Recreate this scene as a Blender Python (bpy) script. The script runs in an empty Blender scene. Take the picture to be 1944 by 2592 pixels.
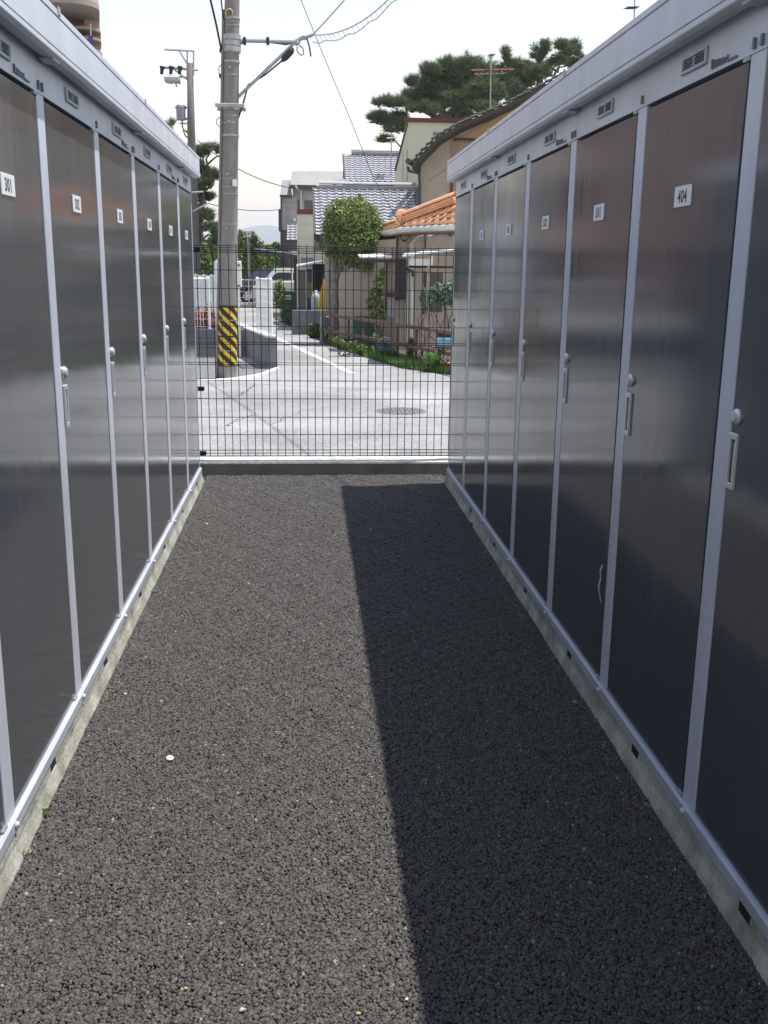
import bpy, math, random
import numpy as np
from mathutils import Vector, Matrix

SC = bpy.context.scene
COL = SC.collection
PI = math.pi

# ------------------------------------------------------------------ camera
F, PITCH, YAW, ROLL, HC = 2505.76, .23988, .0783, .01207, 1.6      # focal length in photo pixels (1944 wide)
_cy, _sy = math.cos(YAW), math.sin(YAW)
FWD = Vector((_sy*math.cos(PITCH), _cy*math.cos(PITCH), -math.sin(PITCH)))
_r0 = Vector((_cy, -_sy, 0)); _u0 = _r0.cross(FWD)
RGT = _r0*math.cos(ROLL) + _u0*math.sin(ROLL)
UPV = -_r0*math.sin(ROLL) + _u0*math.cos(ROLL)
cam = bpy.data.cameras.new('camera'); cam_o = bpy.data.objects.new('camera', cam); COL.objects.link(cam_o)
cam.sensor_fit = 'HORIZONTAL'; cam.sensor_width = 36.0; cam.lens = 36.0*F/1944.0
cam.clip_start = .05; cam.clip_end = 30000
m3 = Matrix((RGT, UPV, -FWD)).transposed()
cam_o.matrix_world = Matrix.Translation((0, 0, HC)) @ m3.to_4x4()
SC.camera = cam_o

# ------------------------------------------------------------------ world, sun, exposure
SUN_DIR = Vector((-.775, -.14, -2.37)).normalized()                 # the way the light travels
to_sun = -SUN_DIR
SUN_EL = math.asin(to_sun.z); SUN_AZ = math.atan2(to_sun.x, to_sun.y)
W = bpy.data.worlds.new('World'); SC.world = W; W.use_nodes = True
nt = W.node_tree; nt.nodes.clear()
sky = nt.nodes.new('ShaderNodeTexSky'); sky.sky_type = 'NISHITA'; sky.sun_disc = False
sky.sun_elevation = SUN_EL; sky.sun_rotation = SUN_AZ
sky.air_density = 2.0; sky.dust_density = .3; sky.ozone_density = 1.0; sky.altitude = 0
bg = nt.nodes.new('ShaderNodeBackground'); bg.inputs[1].default_value = .137
wo = nt.nodes.new('ShaderNodeOutputWorld')
wt = nt.nodes.new('ShaderNodeMix'); wt.data_type = 'RGBA'; wt.blend_type = 'MULTIPLY'; wt.inputs['Factor'].default_value = 1; wt.inputs['B'].default_value = (1.18, 1.0, .995, 1)
nt.links.new(sky.outputs[0], wt.inputs['A']); nt.links.new(wt.outputs['Result'], bg.inputs[0]); nt.links.new(bg.outputs[0], wo.inputs[0])
sl = bpy.data.lights.new('sun', 'SUN'); sl.energy = 4.8; sl.angle = math.radians(.53); sl.color = (1, .965, .91)
so = bpy.data.objects.new('sun', sl); COL.objects.link(so)
so.rotation_euler = SUN_DIR.to_track_quat('-Z', 'Y').to_euler(); so.location = (20, 5, 40)
SC.view_settings.view_transform = 'Standard'; SC.view_settings.look = 'None'
SC.view_settings.exposure = .64; SC.view_settings.gamma = 1.0; SC.view_settings.use_curve_mapping = False
SC.render.engine = 'CYCLES'
SC.cycles.max_bounces = 8; SC.cycles.diffuse_bounces = 4; SC.cycles.glossy_bounces = 4
SC.cycles.transparent_max_bounces = 12; SC.cycles.volume_bounces = 0
SC.cycles.use_denoising = True

# ------------------------------------------------------------------ helpers
def ray(x, y):
    d = FWD + RGT*((x-972)/F) - UPV*((y-1296)/F)
    return d/d.y
def P(x, y, Y):                                  # photo pixel at depth Y -> world point
    d = ray(x, y); return Vector((d.x*Y, Y, HC+d.z*Y))
def G(x, y, z=0.0):                              # photo pixel on the level z -> world point
    d = ray(x, y); k = (z-HC)/d.z; return Vector((d.x*k, k, z))

MATS = {}
def mat(name, col, rough=.6, metal=0.0, spec=.5, var=.0, vscale=8.0, bump=0.0, bscale=40.0, col2=None, tone=False, trans=0.0, coat=0.0, obj_var=0.0, stretch=None, detail=4.0, chips=None):
    if name in MATS: return MATS[name]
    m = bpy.data.materials.new(name); m.use_nodes = True; MATS[name] = m
    n, l = m.node_tree.nodes, m.node_tree.links
    b = n['Principled BSDF']
    b.inputs['Base Color'].default_value = (*col, 1); b.inputs['Roughness'].default_value = rough
    b.inputs['Metallic'].default_value = metal; b.inputs['Specular IOR Level'].default_value = spec
    if coat: b.inputs['Coat Weight'].default_value = coat; b.inputs['Coat Roughness'].default_value = .08
    tc = n.new('ShaderNodeTexCoord'); src = tc.outputs['Object']
    if stretch:
        mp = n.new('ShaderNodeMapping'); mp.inputs['Scale'].default_value = stretch
        l.new(src, mp.inputs['Vector']); src = mp.outputs['Vector']
    cur = None
    if var or col2:
        nz = n.new('ShaderNodeTexNoise'); nz.inputs['Scale'].default_value = vscale; nz.inputs['Detail'].default_value = detail
        nz.inputs['Roughness'].default_value = .6
        l.new(src, nz.inputs['Vector'])
        cr = n.new('ShaderNodeValToRGB'); cr.color_ramp.elements[0].position = .35; cr.color_ramp.elements[1].position = .68
        c2 = col2 if col2 else tuple(min(1, c*(1+var)) for c in col)
        c1 = col if col2 else tuple(c*(1-var) for c in col)
        cr.color_ramp.elements[0].color = (*c1, 1); cr.color_ramp.elements[1].color = (*c2, 1)
        l.new(nz.outputs['Fac'], cr.inputs['Fac']); cur = cr.outputs['Color']
    if tone:                                     # random leaf-to-leaf difference stored with the mesh
        at = n.new('ShaderNodeAttribute'); at.attribute_name = 'tone'
        cr = n.new('ShaderNodeValToRGB')
        c2 = col2 if col2 else tuple(min(1, c*1.9) for c in col)
        cr.color_ramp.elements[0].color = (*tuple(c*.6 for c in col), 1); cr.color_ramp.elements[1].color = (*c2, 1)
        l.new(at.outputs['Fac'], cr.inputs['Fac']); cur = cr.outputs['Color']
    if obj_var:
        oi = n.new('ShaderNodeObjectInfo'); mr = n.new('ShaderNodeMapRange')
        mr.inputs['To Min'].default_value = 1-obj_var; mr.inputs['To Max'].default_value = 1+obj_var
        l.new(oi.outputs['Random'], mr.inputs['Value'])
        mx = n.new('ShaderNodeMix'); mx.data_type = 'RGBA'; mx.blend_type = 'MULTIPLY'; mx.inputs['Factor'].default_value = 1
        if cur: l.new(cur, mx.inputs['A'])
        else: mx.inputs['A'].default_value = (*col, 1)
        l.new(mr.outputs['Result'], mx.inputs['B']); cur = mx.outputs['Result']
    if chips:                                    # now and then a pale stone without bitumen
        oj = n.new('ShaderNodeObjectInfo'); wn = n.new('ShaderNodeTexWhiteNoise'); wn.noise_dimensions = '1D'; l.new(oj.outputs['Random'], wn.inputs['W'])
        gt = n.new('ShaderNodeMath'); gt.operation = 'GREATER_THAN'; gt.inputs[1].default_value = .9945; l.new(wn.outputs['Value'], gt.inputs[0])
        mc = n.new('ShaderNodeMix'); mc.data_type = 'RGBA'; mc.inputs['B'].default_value = (*chips, 1); l.new(gt.outputs[0], mc.inputs['Factor']); l.new(cur, mc.inputs['A']); cur = mc.outputs['Result']
    if cur: l.new(cur, b.inputs['Base Color'])
    if bump:
        nb = n.new('ShaderNodeTexNoise'); nb.inputs['Scale'].default_value = bscale; nb.inputs['Detail'].default_value = 4
        l.new(src, nb.inputs['Vector'])
        bp = n.new('ShaderNodeBump'); bp.inputs['Strength'].default_value = bump; bp.inputs['Distance'].default_value = .01
        l.new(nb.outputs['Fac'], bp.inputs['Height']); l.new(bp.outputs['Normal'], b.inputs['Normal'])
    if trans:
        tr = n.new('ShaderNodeBsdfTranslucent'); mx = n.new('ShaderNodeMixShader'); mx.inputs[0].default_value = trans
        if cur: l.new(cur, tr.inputs['Color'])
        else: tr.inputs['Color'].default_value = (*col, 1)
        l.new(b.outputs[0], mx.inputs[1]); l.new(tr.outputs[0], mx.inputs[2]); l.new(mx.outputs[0], n['Material Output'].inputs['Surface'])
    return m

class MB:                                        # collects faces, builds one mesh object
    def __init__(s): s.v, s.f, s.mi = [], [], []
    def add(s, vs, fs, mi=0):
        o = len(s.v); s.v += [tuple(v) for v in vs]; s.f += [tuple(i+o for i in f) for f in fs]; s.mi += [mi]*len(fs); return s
    def box(s, x0, x1, y0, y1, z0, z1, mi=0, bev=0.0):
        x0, x1 = min(x0, x1), max(x0, x1); y0, y1 = min(y0, y1), max(y0, y1); z0, z1 = min(z0, z1), max(z0, z1)
        if bev <= 0:
            vs = [(x, y, z) for x in (x0, x1) for y in (y0, y1) for z in (z0, z1)]
            return s.add(vs, [(0, 1, 3, 2), (4, 6, 7, 5), (0, 4, 5, 1), (2, 3, 7, 6), (0, 2, 6, 4), (1, 5, 7, 3)], mi)
        b = bev; lo, hi = (x0, y0, z0), (x1, y1, z1)
        idx = {}; vs = []
        for a in (0, 1):
            for c in (0, 1):
                for e in (0, 1):
                    cor = [hi[0] if a else lo[0], hi[1] if c else lo[1], hi[2] if e else lo[2]]
                    sg = [-1 if a else 1, -1 if c else 1, -1 if e else 1]
                    for k in range(3):           # vertex that lies on the face of axis k
                        p = [cor[j] + (0 if j == k else sg[j]*b) for j in range(3)]
                        idx[(a, c, e, k)] = len(vs); vs.append(p)
        fs = []
        for k in range(3):
            o = [j for j in range(3) if j != k]
            for d in (0, 1):
                q = []
                for (p, r) in ((0, 0), (1, 0), (1, 1), (0, 1)):
                    t = [0, 0, 0]; t[k] = d; t[o[0]] = p; t[o[1]] = r; q.append(idx[(*t, k)])
                fs.append(tuple(q))
        for k in range(3):                       # edges along axis k
            o = [j for j in range(3) if j != k]
            for p in (0, 1):
                for r in (0, 1):
                    t0 = [0, 0, 0]; t0[o[0]] = p; t0[o[1]] = r; t1 = list(t0); t1[k] = 1
                    fs.append((idx[(*t0, o[0])], idx[(*t1, o[0])], idx[(*t1, o[1])], idx[(*t0, o[1])]))
        for a in (0, 1):
            for c in (0, 1):
                for e in (0, 1): fs.append((idx[(a, c, e, 0)], idx[(a, c, e, 1)], idx[(a, c, e, 2)]))
        return s.add(vs, fs, mi)
    def prism(s, prof, axis, a, b, mi=0):        # profile (p,q) extruded along an axis; (p,q) are the other two axes in order
        n = len(prof); vs = []
        for t in (a, b):
            for p, q in prof:
                c = [p, q]; c.insert(axis, t); vs.append(c)
        fs = [tuple(range(n))[::-1], tuple(range(n, 2*n))] + [(i, (i+1) % n, n+(i+1) % n, n+i) for i in range(n)]
        return s.add(vs, fs, mi)
    def quadslab(s, a, b, c, d, t, mi=0):        # four corners + thickness vector
        t = Vector(t); q = [Vector(a), Vector(b), Vector(c), Vector(d)]; vs = q+[v+t for v in q]
        return s.add(vs, [(0, 1, 2, 3), (7, 6, 5, 4), (0, 4, 5, 1), (1, 5, 6, 2), (2, 6, 7, 3), (3, 7, 4, 0)], mi)
    def tube(s, pts, r, seg=8, mi=0, caps=True):
        pts = [Vector(p) for p in pts]; n = len(pts)
        rs = r if isinstance(r, (list, tuple)) else [r]*n
        vs = []; up = Vector((0, 0, 1)); side = None
        for i, p in enumerate(pts):
            t = (pts[min(i+1, n-1)]-pts[max(i-1, 0)]).normalized()
            if side is None:
                side = t.cross(up) if abs(t.z) < .95 else t.cross(Vector((1, 0, 0)))
            side = (side - t*side.dot(t)).normalized(); w = t.cross(side)
            for k in range(seg):
                a = 2*PI*k/seg; vs.append(p + side*(rs[i]*math.cos(a)) + w*(rs[i]*math.sin(a)))
        fs = [(i*seg+k, i*seg+(k+1) % seg, (i+1)*seg+(k+1) % seg, (i+1)*seg+k) for i in range(n-1) for k in range(seg)]
        if caps: fs += [tuple(range(seg))[::-1], tuple((n-1)*seg+k for k in range(seg))]
        return s.add(vs, fs, mi)
    def lathe(s, prof, c=(0, 0, 0), seg=24, mi=0):   # (r,z) about a vertical axis at c
        n = len(prof); vs = []
        for r, z in prof:
            for k in range(seg): a = 2*PI*k/seg; vs.append((c[0]+r*math.cos(a), c[1]+r*math.sin(a), c[2]+z))
        fs = [(i*seg+k, i*seg+(k+1) % seg, (i+1)*seg+(k+1) % seg, (i+1)*seg+k) for i in range(n-1) for k in range(seg)]
        fs += [tuple(range(seg))[::-1], tuple((n-1)*seg+k for k in range(seg))]
        return s.add(vs, fs, mi)
    def mesh(s, name):
        me = bpy.data.meshes.new(name); me.from_pydata(s.v, [], s.f); me.polygons.foreach_set('material_index', s.mi); me.validate(); me.update()
        return me
    def build(s, name, m, parent=None, smooth=False):
        me = s.mesh(name)
        for k in (m if isinstance(m, (list, tuple)) else [m]): me.materials.append(k)
        if smooth: me.polygons.foreach_set('use_smooth', [True]*len(me.polygons))
        return link(name, me, parent)

def link(name, data, parent=None, loc=None):
    o = bpy.data.objects.new(name, data); COL.objects.link(o)
    if parent is not None: o.parent = parent
    if loc is not None: o.location = loc
    return o
def tag(o, label=None, cat=None, group=None, kind=None):
    for k, v in (('label', label), ('category', cat), ('group', group), ('kind', kind)):
        if v: o[k] = v
    return o
def thing(name, label, cat, loc=(0, 0, 0), rz=0.0, group=None):
    o = link(name, None); o.location = loc; o.rotation_euler = (0, 0, rz); o.empty_display_size = .2
    return tag(o, label, cat, group)
def rel(parent, mb):                             # world-space geometry -> the parent's own frame (unrotated parents)
    L = parent.location; mb.v = [(v[0]-L.x, v[1]-L.y, v[2]-L.z) for v in mb.v]; return mb
def part(name, mb, m, parent, smooth=False): return rel(parent, mb).build(name, m, parent, smooth)
def pbox(x0, y0, x1, y1, Y, dep, mb=None, mi=0, bev=0.0):   # box whose front face fills a pixel rectangle at depth Y
    mb = mb or MB(); xm, ym = (x0+x1)/2, (y0+y1)/2
    return mb.box(P(x0, ym, Y).x, P(x1, ym, Y).x, Y, Y+dep, P(xm, y1, Y).z, P(xm, y0, Y).z, mi, bev)

# ------------------------------------------------------------------ materials
M_silver = mat('silver_paint', (.52, .545, .605), .36, .0, .5, var=.09, vscale=2.2, stretch=(1, 2.5, .8), detail=7)
M_silver2 = mat('silver_trim', (.42, .445, .50), .40, .0, .5, var=.12, vscale=3, detail=7)
def door_mat():
    m = bpy.data.materials.new('dark_door_paint'); m.use_nodes = True
    n, l = m.node_tree.nodes, m.node_tree.links; b = n['Principled BSDF']
    b.inputs['Metallic'].default_value = .22; b.inputs['Specular IOR Level'].default_value = .5
    oi = n.new('ShaderNodeObjectInfo'); tc = n.new('ShaderNodeTexCoord'); ad = n.new('ShaderNodeVectorMath'); ad.operation = 'ADD'
    l.new(tc.outputs['Object'], ad.inputs[0]); l.new(oi.outputs['Location'], ad.inputs[1])
    mp = n.new('ShaderNodeMapping'); mp.inputs['Scale'].default_value = (1, 9, .9); l.new(ad.outputs[0], mp.inputs['Vector'])
    st = n.new('ShaderNodeTexNoise'); st.inputs['Scale'].default_value = 2.6; st.inputs['Detail'].default_value = 6; st.inputs['Roughness'].default_value = .62; l.new(mp.outputs[0], st.inputs['Vector'])
    bl = n.new('ShaderNodeTexNoise'); bl.inputs['Scale'].default_value = 2.2; bl.inputs['Detail'].default_value = 5; l.new(ad.outputs[0], bl.inputs['Vector'])
    r1 = n.new('ShaderNodeMapRange'); r1.inputs['From Min'].default_value = .3; r1.inputs['From Max'].default_value = .72; r1.inputs['To Min'].default_value = .095; r1.inputs['To Max'].default_value = .15; l.new(st.outputs['Fac'], r1.inputs['Value']); l.new(r1.outputs[0], b.inputs['Roughness'])
    av = n.new('ShaderNodeMath'); av.operation = 'MULTIPLY'; l.new(st.outputs['Fac'], av.inputs[0]); l.new(bl.outputs['Fac'], av.inputs[1])
    cr = n.new('ShaderNodeValToRGB'); cr.color_ramp.elements[0].position = .14; cr.color_ramp.elements[1].position = .40
    cr.color_ramp.elements[0].color = (.079, .085, .0965, 1); cr.color_ramp.elements[1].color = (.095, .102, .114, 1); l.new(av.outputs[0], cr.inputs['Fac']); l.new(cr.outputs[0], b.inputs['Base Color'])
    wv = n.new('ShaderNodeTexNoise'); wv.inputs['Scale'].default_value = 3.0; wv.inputs['Detail'].default_value = 1; l.new(ad.outputs[0], wv.inputs['Vector'])
    bp = n.new('ShaderNodeBump'); bp.inputs['Strength'].default_value = .05; bp.inputs['Distance'].default_value = .02; l.new(wv.outputs['Fac'], bp.inputs['Height']); l.new(bp.outputs[0], b.inputs['Normal'])
    MATS['dark_door_paint'] = m; return m
M_door = door_mat()
M_gap = mat('dark_gap', (.012, .012, .013), .8)
M_plate = mat('white_plate', (.78, .78, .78), .4)
M_black = mat('black_print', (.012, .012, .014), .5)
M_logo = mat('grey_emblem', (.14, .15, .16), .5)
M_lock = mat('lock_metal', (.66, .67, .68), .34, .5)
M_footing = mat('footing_concrete', (.20, .20, .16), .9, col2=(.43, .43, .37), vscale=7, bump=.5, bscale=60)
M_conc = mat('wall_concrete', (.155, .154, .135), .9, col2=(.25, .245, .22), vscale=6, bump=.35, bscale=70)
M_block = mat('block_wall_concrete', (.13, .135, .14), .92, col2=(.20, .205, .21), vscale=4, bump=.3, bscale=50)
M_stone = mat('bitumen_stone', (.068, .061, .056), .6, 0, .4, var=.3, vscale=120, obj_var=.34, chips=(.20, .185, .165))
M_yard = mat('asphalt_bed', (.030, .028, .027), .9, var=.4, vscale=90, bump=.8, bscale=160)
M_fence = mat('green_black_wire', (.007, .010, .009), .5, 0, .35)
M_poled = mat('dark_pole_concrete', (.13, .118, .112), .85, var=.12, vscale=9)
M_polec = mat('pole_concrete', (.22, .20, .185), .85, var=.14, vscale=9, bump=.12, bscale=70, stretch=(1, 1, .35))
M_galv = mat('galvanised_steel', (.36, .39, .40), .5, .6, .5, var=.12, vscale=14)
M_cable = mat('black_cable', (.018, .019, .02), .55)
M_white = mat('white_paint', (.74, .75, .74), .5, var=.03, vscale=6)
M_line = mat('road_paint', (.52, .52, .51), .75, var=.2, vscale=22)
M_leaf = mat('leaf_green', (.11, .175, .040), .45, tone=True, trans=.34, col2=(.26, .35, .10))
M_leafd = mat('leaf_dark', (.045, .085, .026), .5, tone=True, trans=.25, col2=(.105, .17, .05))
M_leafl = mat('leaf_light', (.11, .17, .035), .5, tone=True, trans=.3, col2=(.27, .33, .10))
M_pine = mat('pine_needles', (.072, .112, .056), .55, tone=True, trans=.32, col2=(.185, .24, .115))
M_red = mat('azalea_flower', (.50, .05, .06), .6, tone=True, trans=.25, col2=(.80, .22, .24))
M_bark = mat('bark', (.10, .082, .065), .9, var=.35, vscale=14, bump=.5, bscale=30)
M_barkg = mat('grey_bark', (.20, .185, .165), .9, var=.3, vscale=14, bump=.5, bscale=30)
M_grass = mat('grass_blade', (.07, .15, .022), .55, tone=True, trans=.25, col2=(.16, .27, .045))
M_soil = mat('garden_soil', (.07, .055, .04), .95, var=.4, vscale=9, bump=.5, bscale=30)
def road_mat():
    m = bpy.data.materials.new('road_asphalt'); m.use_nodes = True
    n, l = m.node_tree.nodes, m.node_tree.links; b = n['Principled BSDF']
    tc = n.new('ShaderNodeTexCoord')
    a = n.new('ShaderNodeTexNoise'); a.inputs['Scale'].default_value = .45; a.inputs['Detail'].default_value = 6; a.inputs['Roughness'].default_value = .62
    s = n.new('ShaderNodeTexVoronoi'); s.inputs['Scale'].default_value = 95
    s2 = n.new('ShaderNodeTexNoise'); s2.inputs['Scale'].default_value = 26; s2.inputs['Detail'].default_value = 5; s2.inputs['Roughness'].default_value = .75
    for q in (a, s, s2): l.new(tc.outputs['Object'], q.inputs['Vector'])
    r = n.new('ShaderNodeValToRGB'); r.color_ramp.elements[0].position = .38; r.color_ramp.elements[1].position = .63
    r.color_ramp.elements[0].color = (.19, .187, .18, 1); r.color_ramp.elements[1].color = (.315, .31, .298, 1)
    l.new(a.outputs['Fac'], r.inputs['Fac'])
    sep = n.new('ShaderNodeSeparateColor'); l.new(s.outputs['Color'], sep.inputs['Color'])
    mr = n.new('ShaderNodeMapRange'); mr.inputs['To Min'].default_value = .62; mr.inputs['To Max'].default_value = 1.35
    l.new(sep.outputs[0], mr.inputs['Value'])
    mr2 = n.new('ShaderNodeMapRange'); mr2.inputs['From Min'].default_value = .3; mr2.inputs['From Max'].default_value = .7
    mr2.inputs['To Min'].default_value = .8; mr2.inputs['To Max'].default_value = 1.2; l.new(s2.outputs['Fac'], mr2.inputs['Value'])
    mu = n.new('ShaderNodeMath'); mu.operation = 'MULTIPLY'; l.new(mr.outputs[0], mu.inputs[0]); l.new(mr2.outputs[0], mu.inputs[1])
    mx = n.new('ShaderNodeMix'); mx.data_type = 'RGBA'; mx.blend_type = 'MULTIPLY'; mx.inputs['Factor'].default_value = 1
    l.new(r.outputs[0], mx.inputs['A']); l.new(mu.outputs[0], mx.inputs['B']); l.new(mx.outputs['Result'], b.inputs['Base Color'])
    b.inputs['Roughness'].default_value = .85
    bp = n.new('ShaderNodeBump'); bp.inputs['Strength'].default_value = .45; bp.inputs['Distance'].default_value = .006
    l.new(s.outputs['Distance'], bp.inputs['Height']); l.new(bp.outputs[0], b.inputs['Normal'])
    MATS['road_asphalt'] = m; return m
M_road = road_mat()

# ------------------------------------------------------------------ the setting
def sheet(name, pts, z, m, kind='structure'):
    mb = MB(); mb.add([(p[0], p[1], z) for p in pts], [tuple(range(len(pts)))])
    return tag(mb.build(name, m), kind=kind)
M_earth = mat('earth', (.16, .15, .11), .95, col2=(.20, .21, .11), vscale=.3, bump=.3, bscale=3)
sheet('ground', [(-9000, -900), (9000, -900), (9000, 9000), (-9000, 9000)], -.03, M_earth)
sheet('yard', [(-4, -3), (4, -3), (4, 7.86), (-4, 7.86)], -.0095, M_yard)
sheet('road', [(-30, 7.95), (30, 7.95), (30, 15.2), (2.8, 15.2), (1.9, 17.1), (1.5, 18.2), (1.0, 20.4), (.55, 22.3), (-.1, 26.0), (-1.2, 34), (-2.5, 48), (6, 48), (6, 58), (-20, 58), (-20, 30), (-2.6, 26), (-30, 26)], 0.0, M_road)

# aggregate of the open-graded asphalt: stones instanced on points (far too many to count)
rng = np.random.default_rng(3)
def stone_proto(i):
    r = np.random.default_rng(50+i); k = 7
    ang = np.sort(np.linspace(0, 2*PI, k, endpoint=False) + r.uniform(-.28, .28, k))
    rad = r.uniform(.78, 1.2, k)*.00485*r.uniform(.85, 1.15)
    vs = []
    for q, z in ((1.0, -.0055), (1.06, -.0007), (.80, .0017)):
        for a, d in zip(ang, rad): vs.append((d*q*math.cos(a), d*q*math.sin(a)*.88, z+r.uniform(-.0005, .0005)))
    vs.append((0, 0, .0023))
    fs = [(j*k+i_, j*k+(i_+1) % k, (j+1)*k+(i_+1) % k, (j+1)*k+i_) for j in (0, 1) for i_ in range(k)] + [(2*k+i_, 2*k+(i_+1) % k, 3*k) for i_ in range(k)]
    me = bpy.data.meshes.new('stone_shape'); me.from_pydata(vs, [], fs); me.materials.append(M_stone)
    return bpy.data.objects.new('stone_shape', me)
stones = bpy.data.collections.new('stone_shapes')
for i in range(6): stones.objects.link(stone_proto(i))
sp = .0079
gx = np.arange(-.80, 1.065, sp); gy = np.arange(1.35, 7.80, sp*.88)
XX, YY = np.meshgrid(gx, gy); XX = XX + (np.arange(len(gy)) % 2)[:, None]*sp/2
n = XX.size
pts = np.stack([XX.ravel()+rng.normal(0, sp*.24, n), YY.ravel()+rng.normal(0, sp*.24, n), np.full(n, -.0035)], 1)
wave = .0022*np.sin(pts[:, 0]*9+1)*np.sin(pts[:, 1]*5.3)+.0015*np.sin(pts[:, 0]*23+pts[:, 1]*17)
for kx, ky, ph_, am in ((61, 37, 1, .0009), (-47, 71, 2, .0009), (95, -83, .5, .0007), (130, 60, 3, .0006), (17, -9, 2.2, .002)): wave = wave + am*np.sin(pts[:, 0]*kx+pts[:, 1]*ky+ph_+2*np.sin(pts[:, 0]*7+pts[:, 1]*3))
pts[:, 2] += wave + rng.normal(0, .0010, n)
keep = rng.random(n) > .008
pts = pts[keep]; n = len(pts)
me = bpy.data.meshes.new('asphalt_stones'); me.vertices.add(n); me.vertices.foreach_set('co', pts.astype(np.float32).ravel())
rot = np.stack([rng.normal(0, .22, n), rng.normal(0, .22, n), rng.uniform(0, 2*PI, n)], 1)
a = me.attributes.new('rot', 'FLOAT_VECTOR', 'POINT'); a.data.foreach_set('vector', rot.astype(np.float32).ravel())
a = me.attributes.new('scl', 'FLOAT', 'POINT'); a.data.foreach_set('value', np.clip(rng.normal(1.08, .27, n), .55, 2.0).astype(np.float32))
a = me.attributes.new('pick', 'INT', 'POINT'); a.data.foreach_set('value', rng.integers(0, 6, n).astype(np.int32))
agg = tag(link('asphalt_gravel', me), 'dark open-graded asphalt gravel surface between the two shed rows', 'gravel', kind='stuff')
ng = bpy.data.node_groups.new('scatter_stones', 'GeometryNodeTree')
ng.interface.new_socket('Geometry', in_out='INPUT', socket_type='NodeSocketGeometry'); ng.interface.new_socket('Geometry', in_out='OUTPUT', socket_type='NodeSocketGeometry')
gi = ng.nodes.new('NodeGroupInput'); go = ng.nodes.new('NodeGroupOutput')
ip = ng.nodes.new('GeometryNodeInstanceOnPoints'); ci = ng.nodes.new('GeometryNodeCollectionInfo')
ci.inputs['Collection'].default_value = stones; ci.inputs['Separate Children'].default_value = True; ci.inputs['Reset Children'].default_value = True
def named(nm, t):
    q = ng.nodes.new('GeometryNodeInputNamedAttribute'); q.data_type = t; q.inputs['Name'].default_value = nm
    return [o for o in q.outputs if o.enabled and o.name == 'Attribute'][0]
er = ng.nodes.new('FunctionNodeEulerToRotation')
L_ = ng.links.new
L_(gi.outputs[0], ip.inputs['Points']); L_(ci.outputs[0], ip.inputs['Instance']); ip.inputs['Pick Instance'].default_value = True
L_(named('pick', 'INT'), ip.inputs['Instance Index']); L_(named('rot', 'FLOAT_VECTOR'), er.inputs[0]); L_(er.outputs[0], ip.inputs['Rotation'])
L_(named('scl', 'FLOAT'), ip.inputs['Scale']); L_(ip.outputs[0], go.inputs[0])
md = agg.modifiers.new('scatter', 'NODES'); md.node_group = ng
# loose pale grit gathered along the edges and before the low wall
M_grit = mat('pale_grit', (.30, .28, .25), .8, obj_var=.5)
n = 900; gxy = np.concatenate([np.stack([rng.uniform(-.79, 1.05, 420), 7.79-np.abs(rng.normal(0, .16, 420))], 1), np.stack([-.795+np.abs(rng.normal(0, .05, 240)), rng.uniform(1.5, 7.8, 240)], 1), np.stack([1.055-np.abs(rng.normal(0, .05, 140)), rng.uniform(1.5, 7.8, 140)], 1), np.stack([rng.uniform(-.79, 1.05, 100), rng.uniform(1.5, 7.5, 100)], 1)])
gp = np.concatenate([gxy, np.full((n, 1), .002)], 1); gme = bpy.data.meshes.new('loose_grit'); gv, gf = [], []
for q in gp:
    s_ = rng.uniform(.0014, .0036); o_ = len(gv); an = rng.uniform(0, 2*PI)
    for k in range(5): gv.append((q[0]+s_*math.cos(an+k*1.257)*rng.uniform(.7, 1.2), q[1]+s_*math.sin(an+k*1.257), q[2]-.003))
    gv.append((q[0]+s_*.2, q[1], q[2]+s_*.9)); gf += [(o_+k, o_+(k+1) % 5, o_+5) for k in range(5)]
gme.from_pydata(gv, [], gf); gme.materials.append(mat('pale_grit', (.34, .32, .29), .8, var=.5, vscale=40))
tag(link('loose_grit', gme), 'loose pale grit scattered along the footings and before the low wall', 'grit', kind='stuff')

# ------------------------------------------------------------------ storage sheds
def digits(txt, h):
    cu = bpy.data.curves.new('digits', 'FONT'); cu.body = txt; cu.size = h/.69; cu.align_x = 'CENTER'; cu.offset = .0014; cu.resolution_u = 3
    cu.space_character = 1.12
    o = bpy.data.objects.new('digits', cu); COL.objects.link(o); bpy.context.view_layer.update()
    me = bpy.data.meshes.new_from_object(o.evaluated_get(bpy.context.evaluated_depsgraph_get()))
    vs = [v.co.copy() for v in me.vertices]; fs = [tuple(p.vertices) for p in me.polygons]
    bpy.data.objects.remove(o); bpy.data.meshes.remove(me); bpy.data.curves.remove(cu)
    return vs, fs

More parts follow.
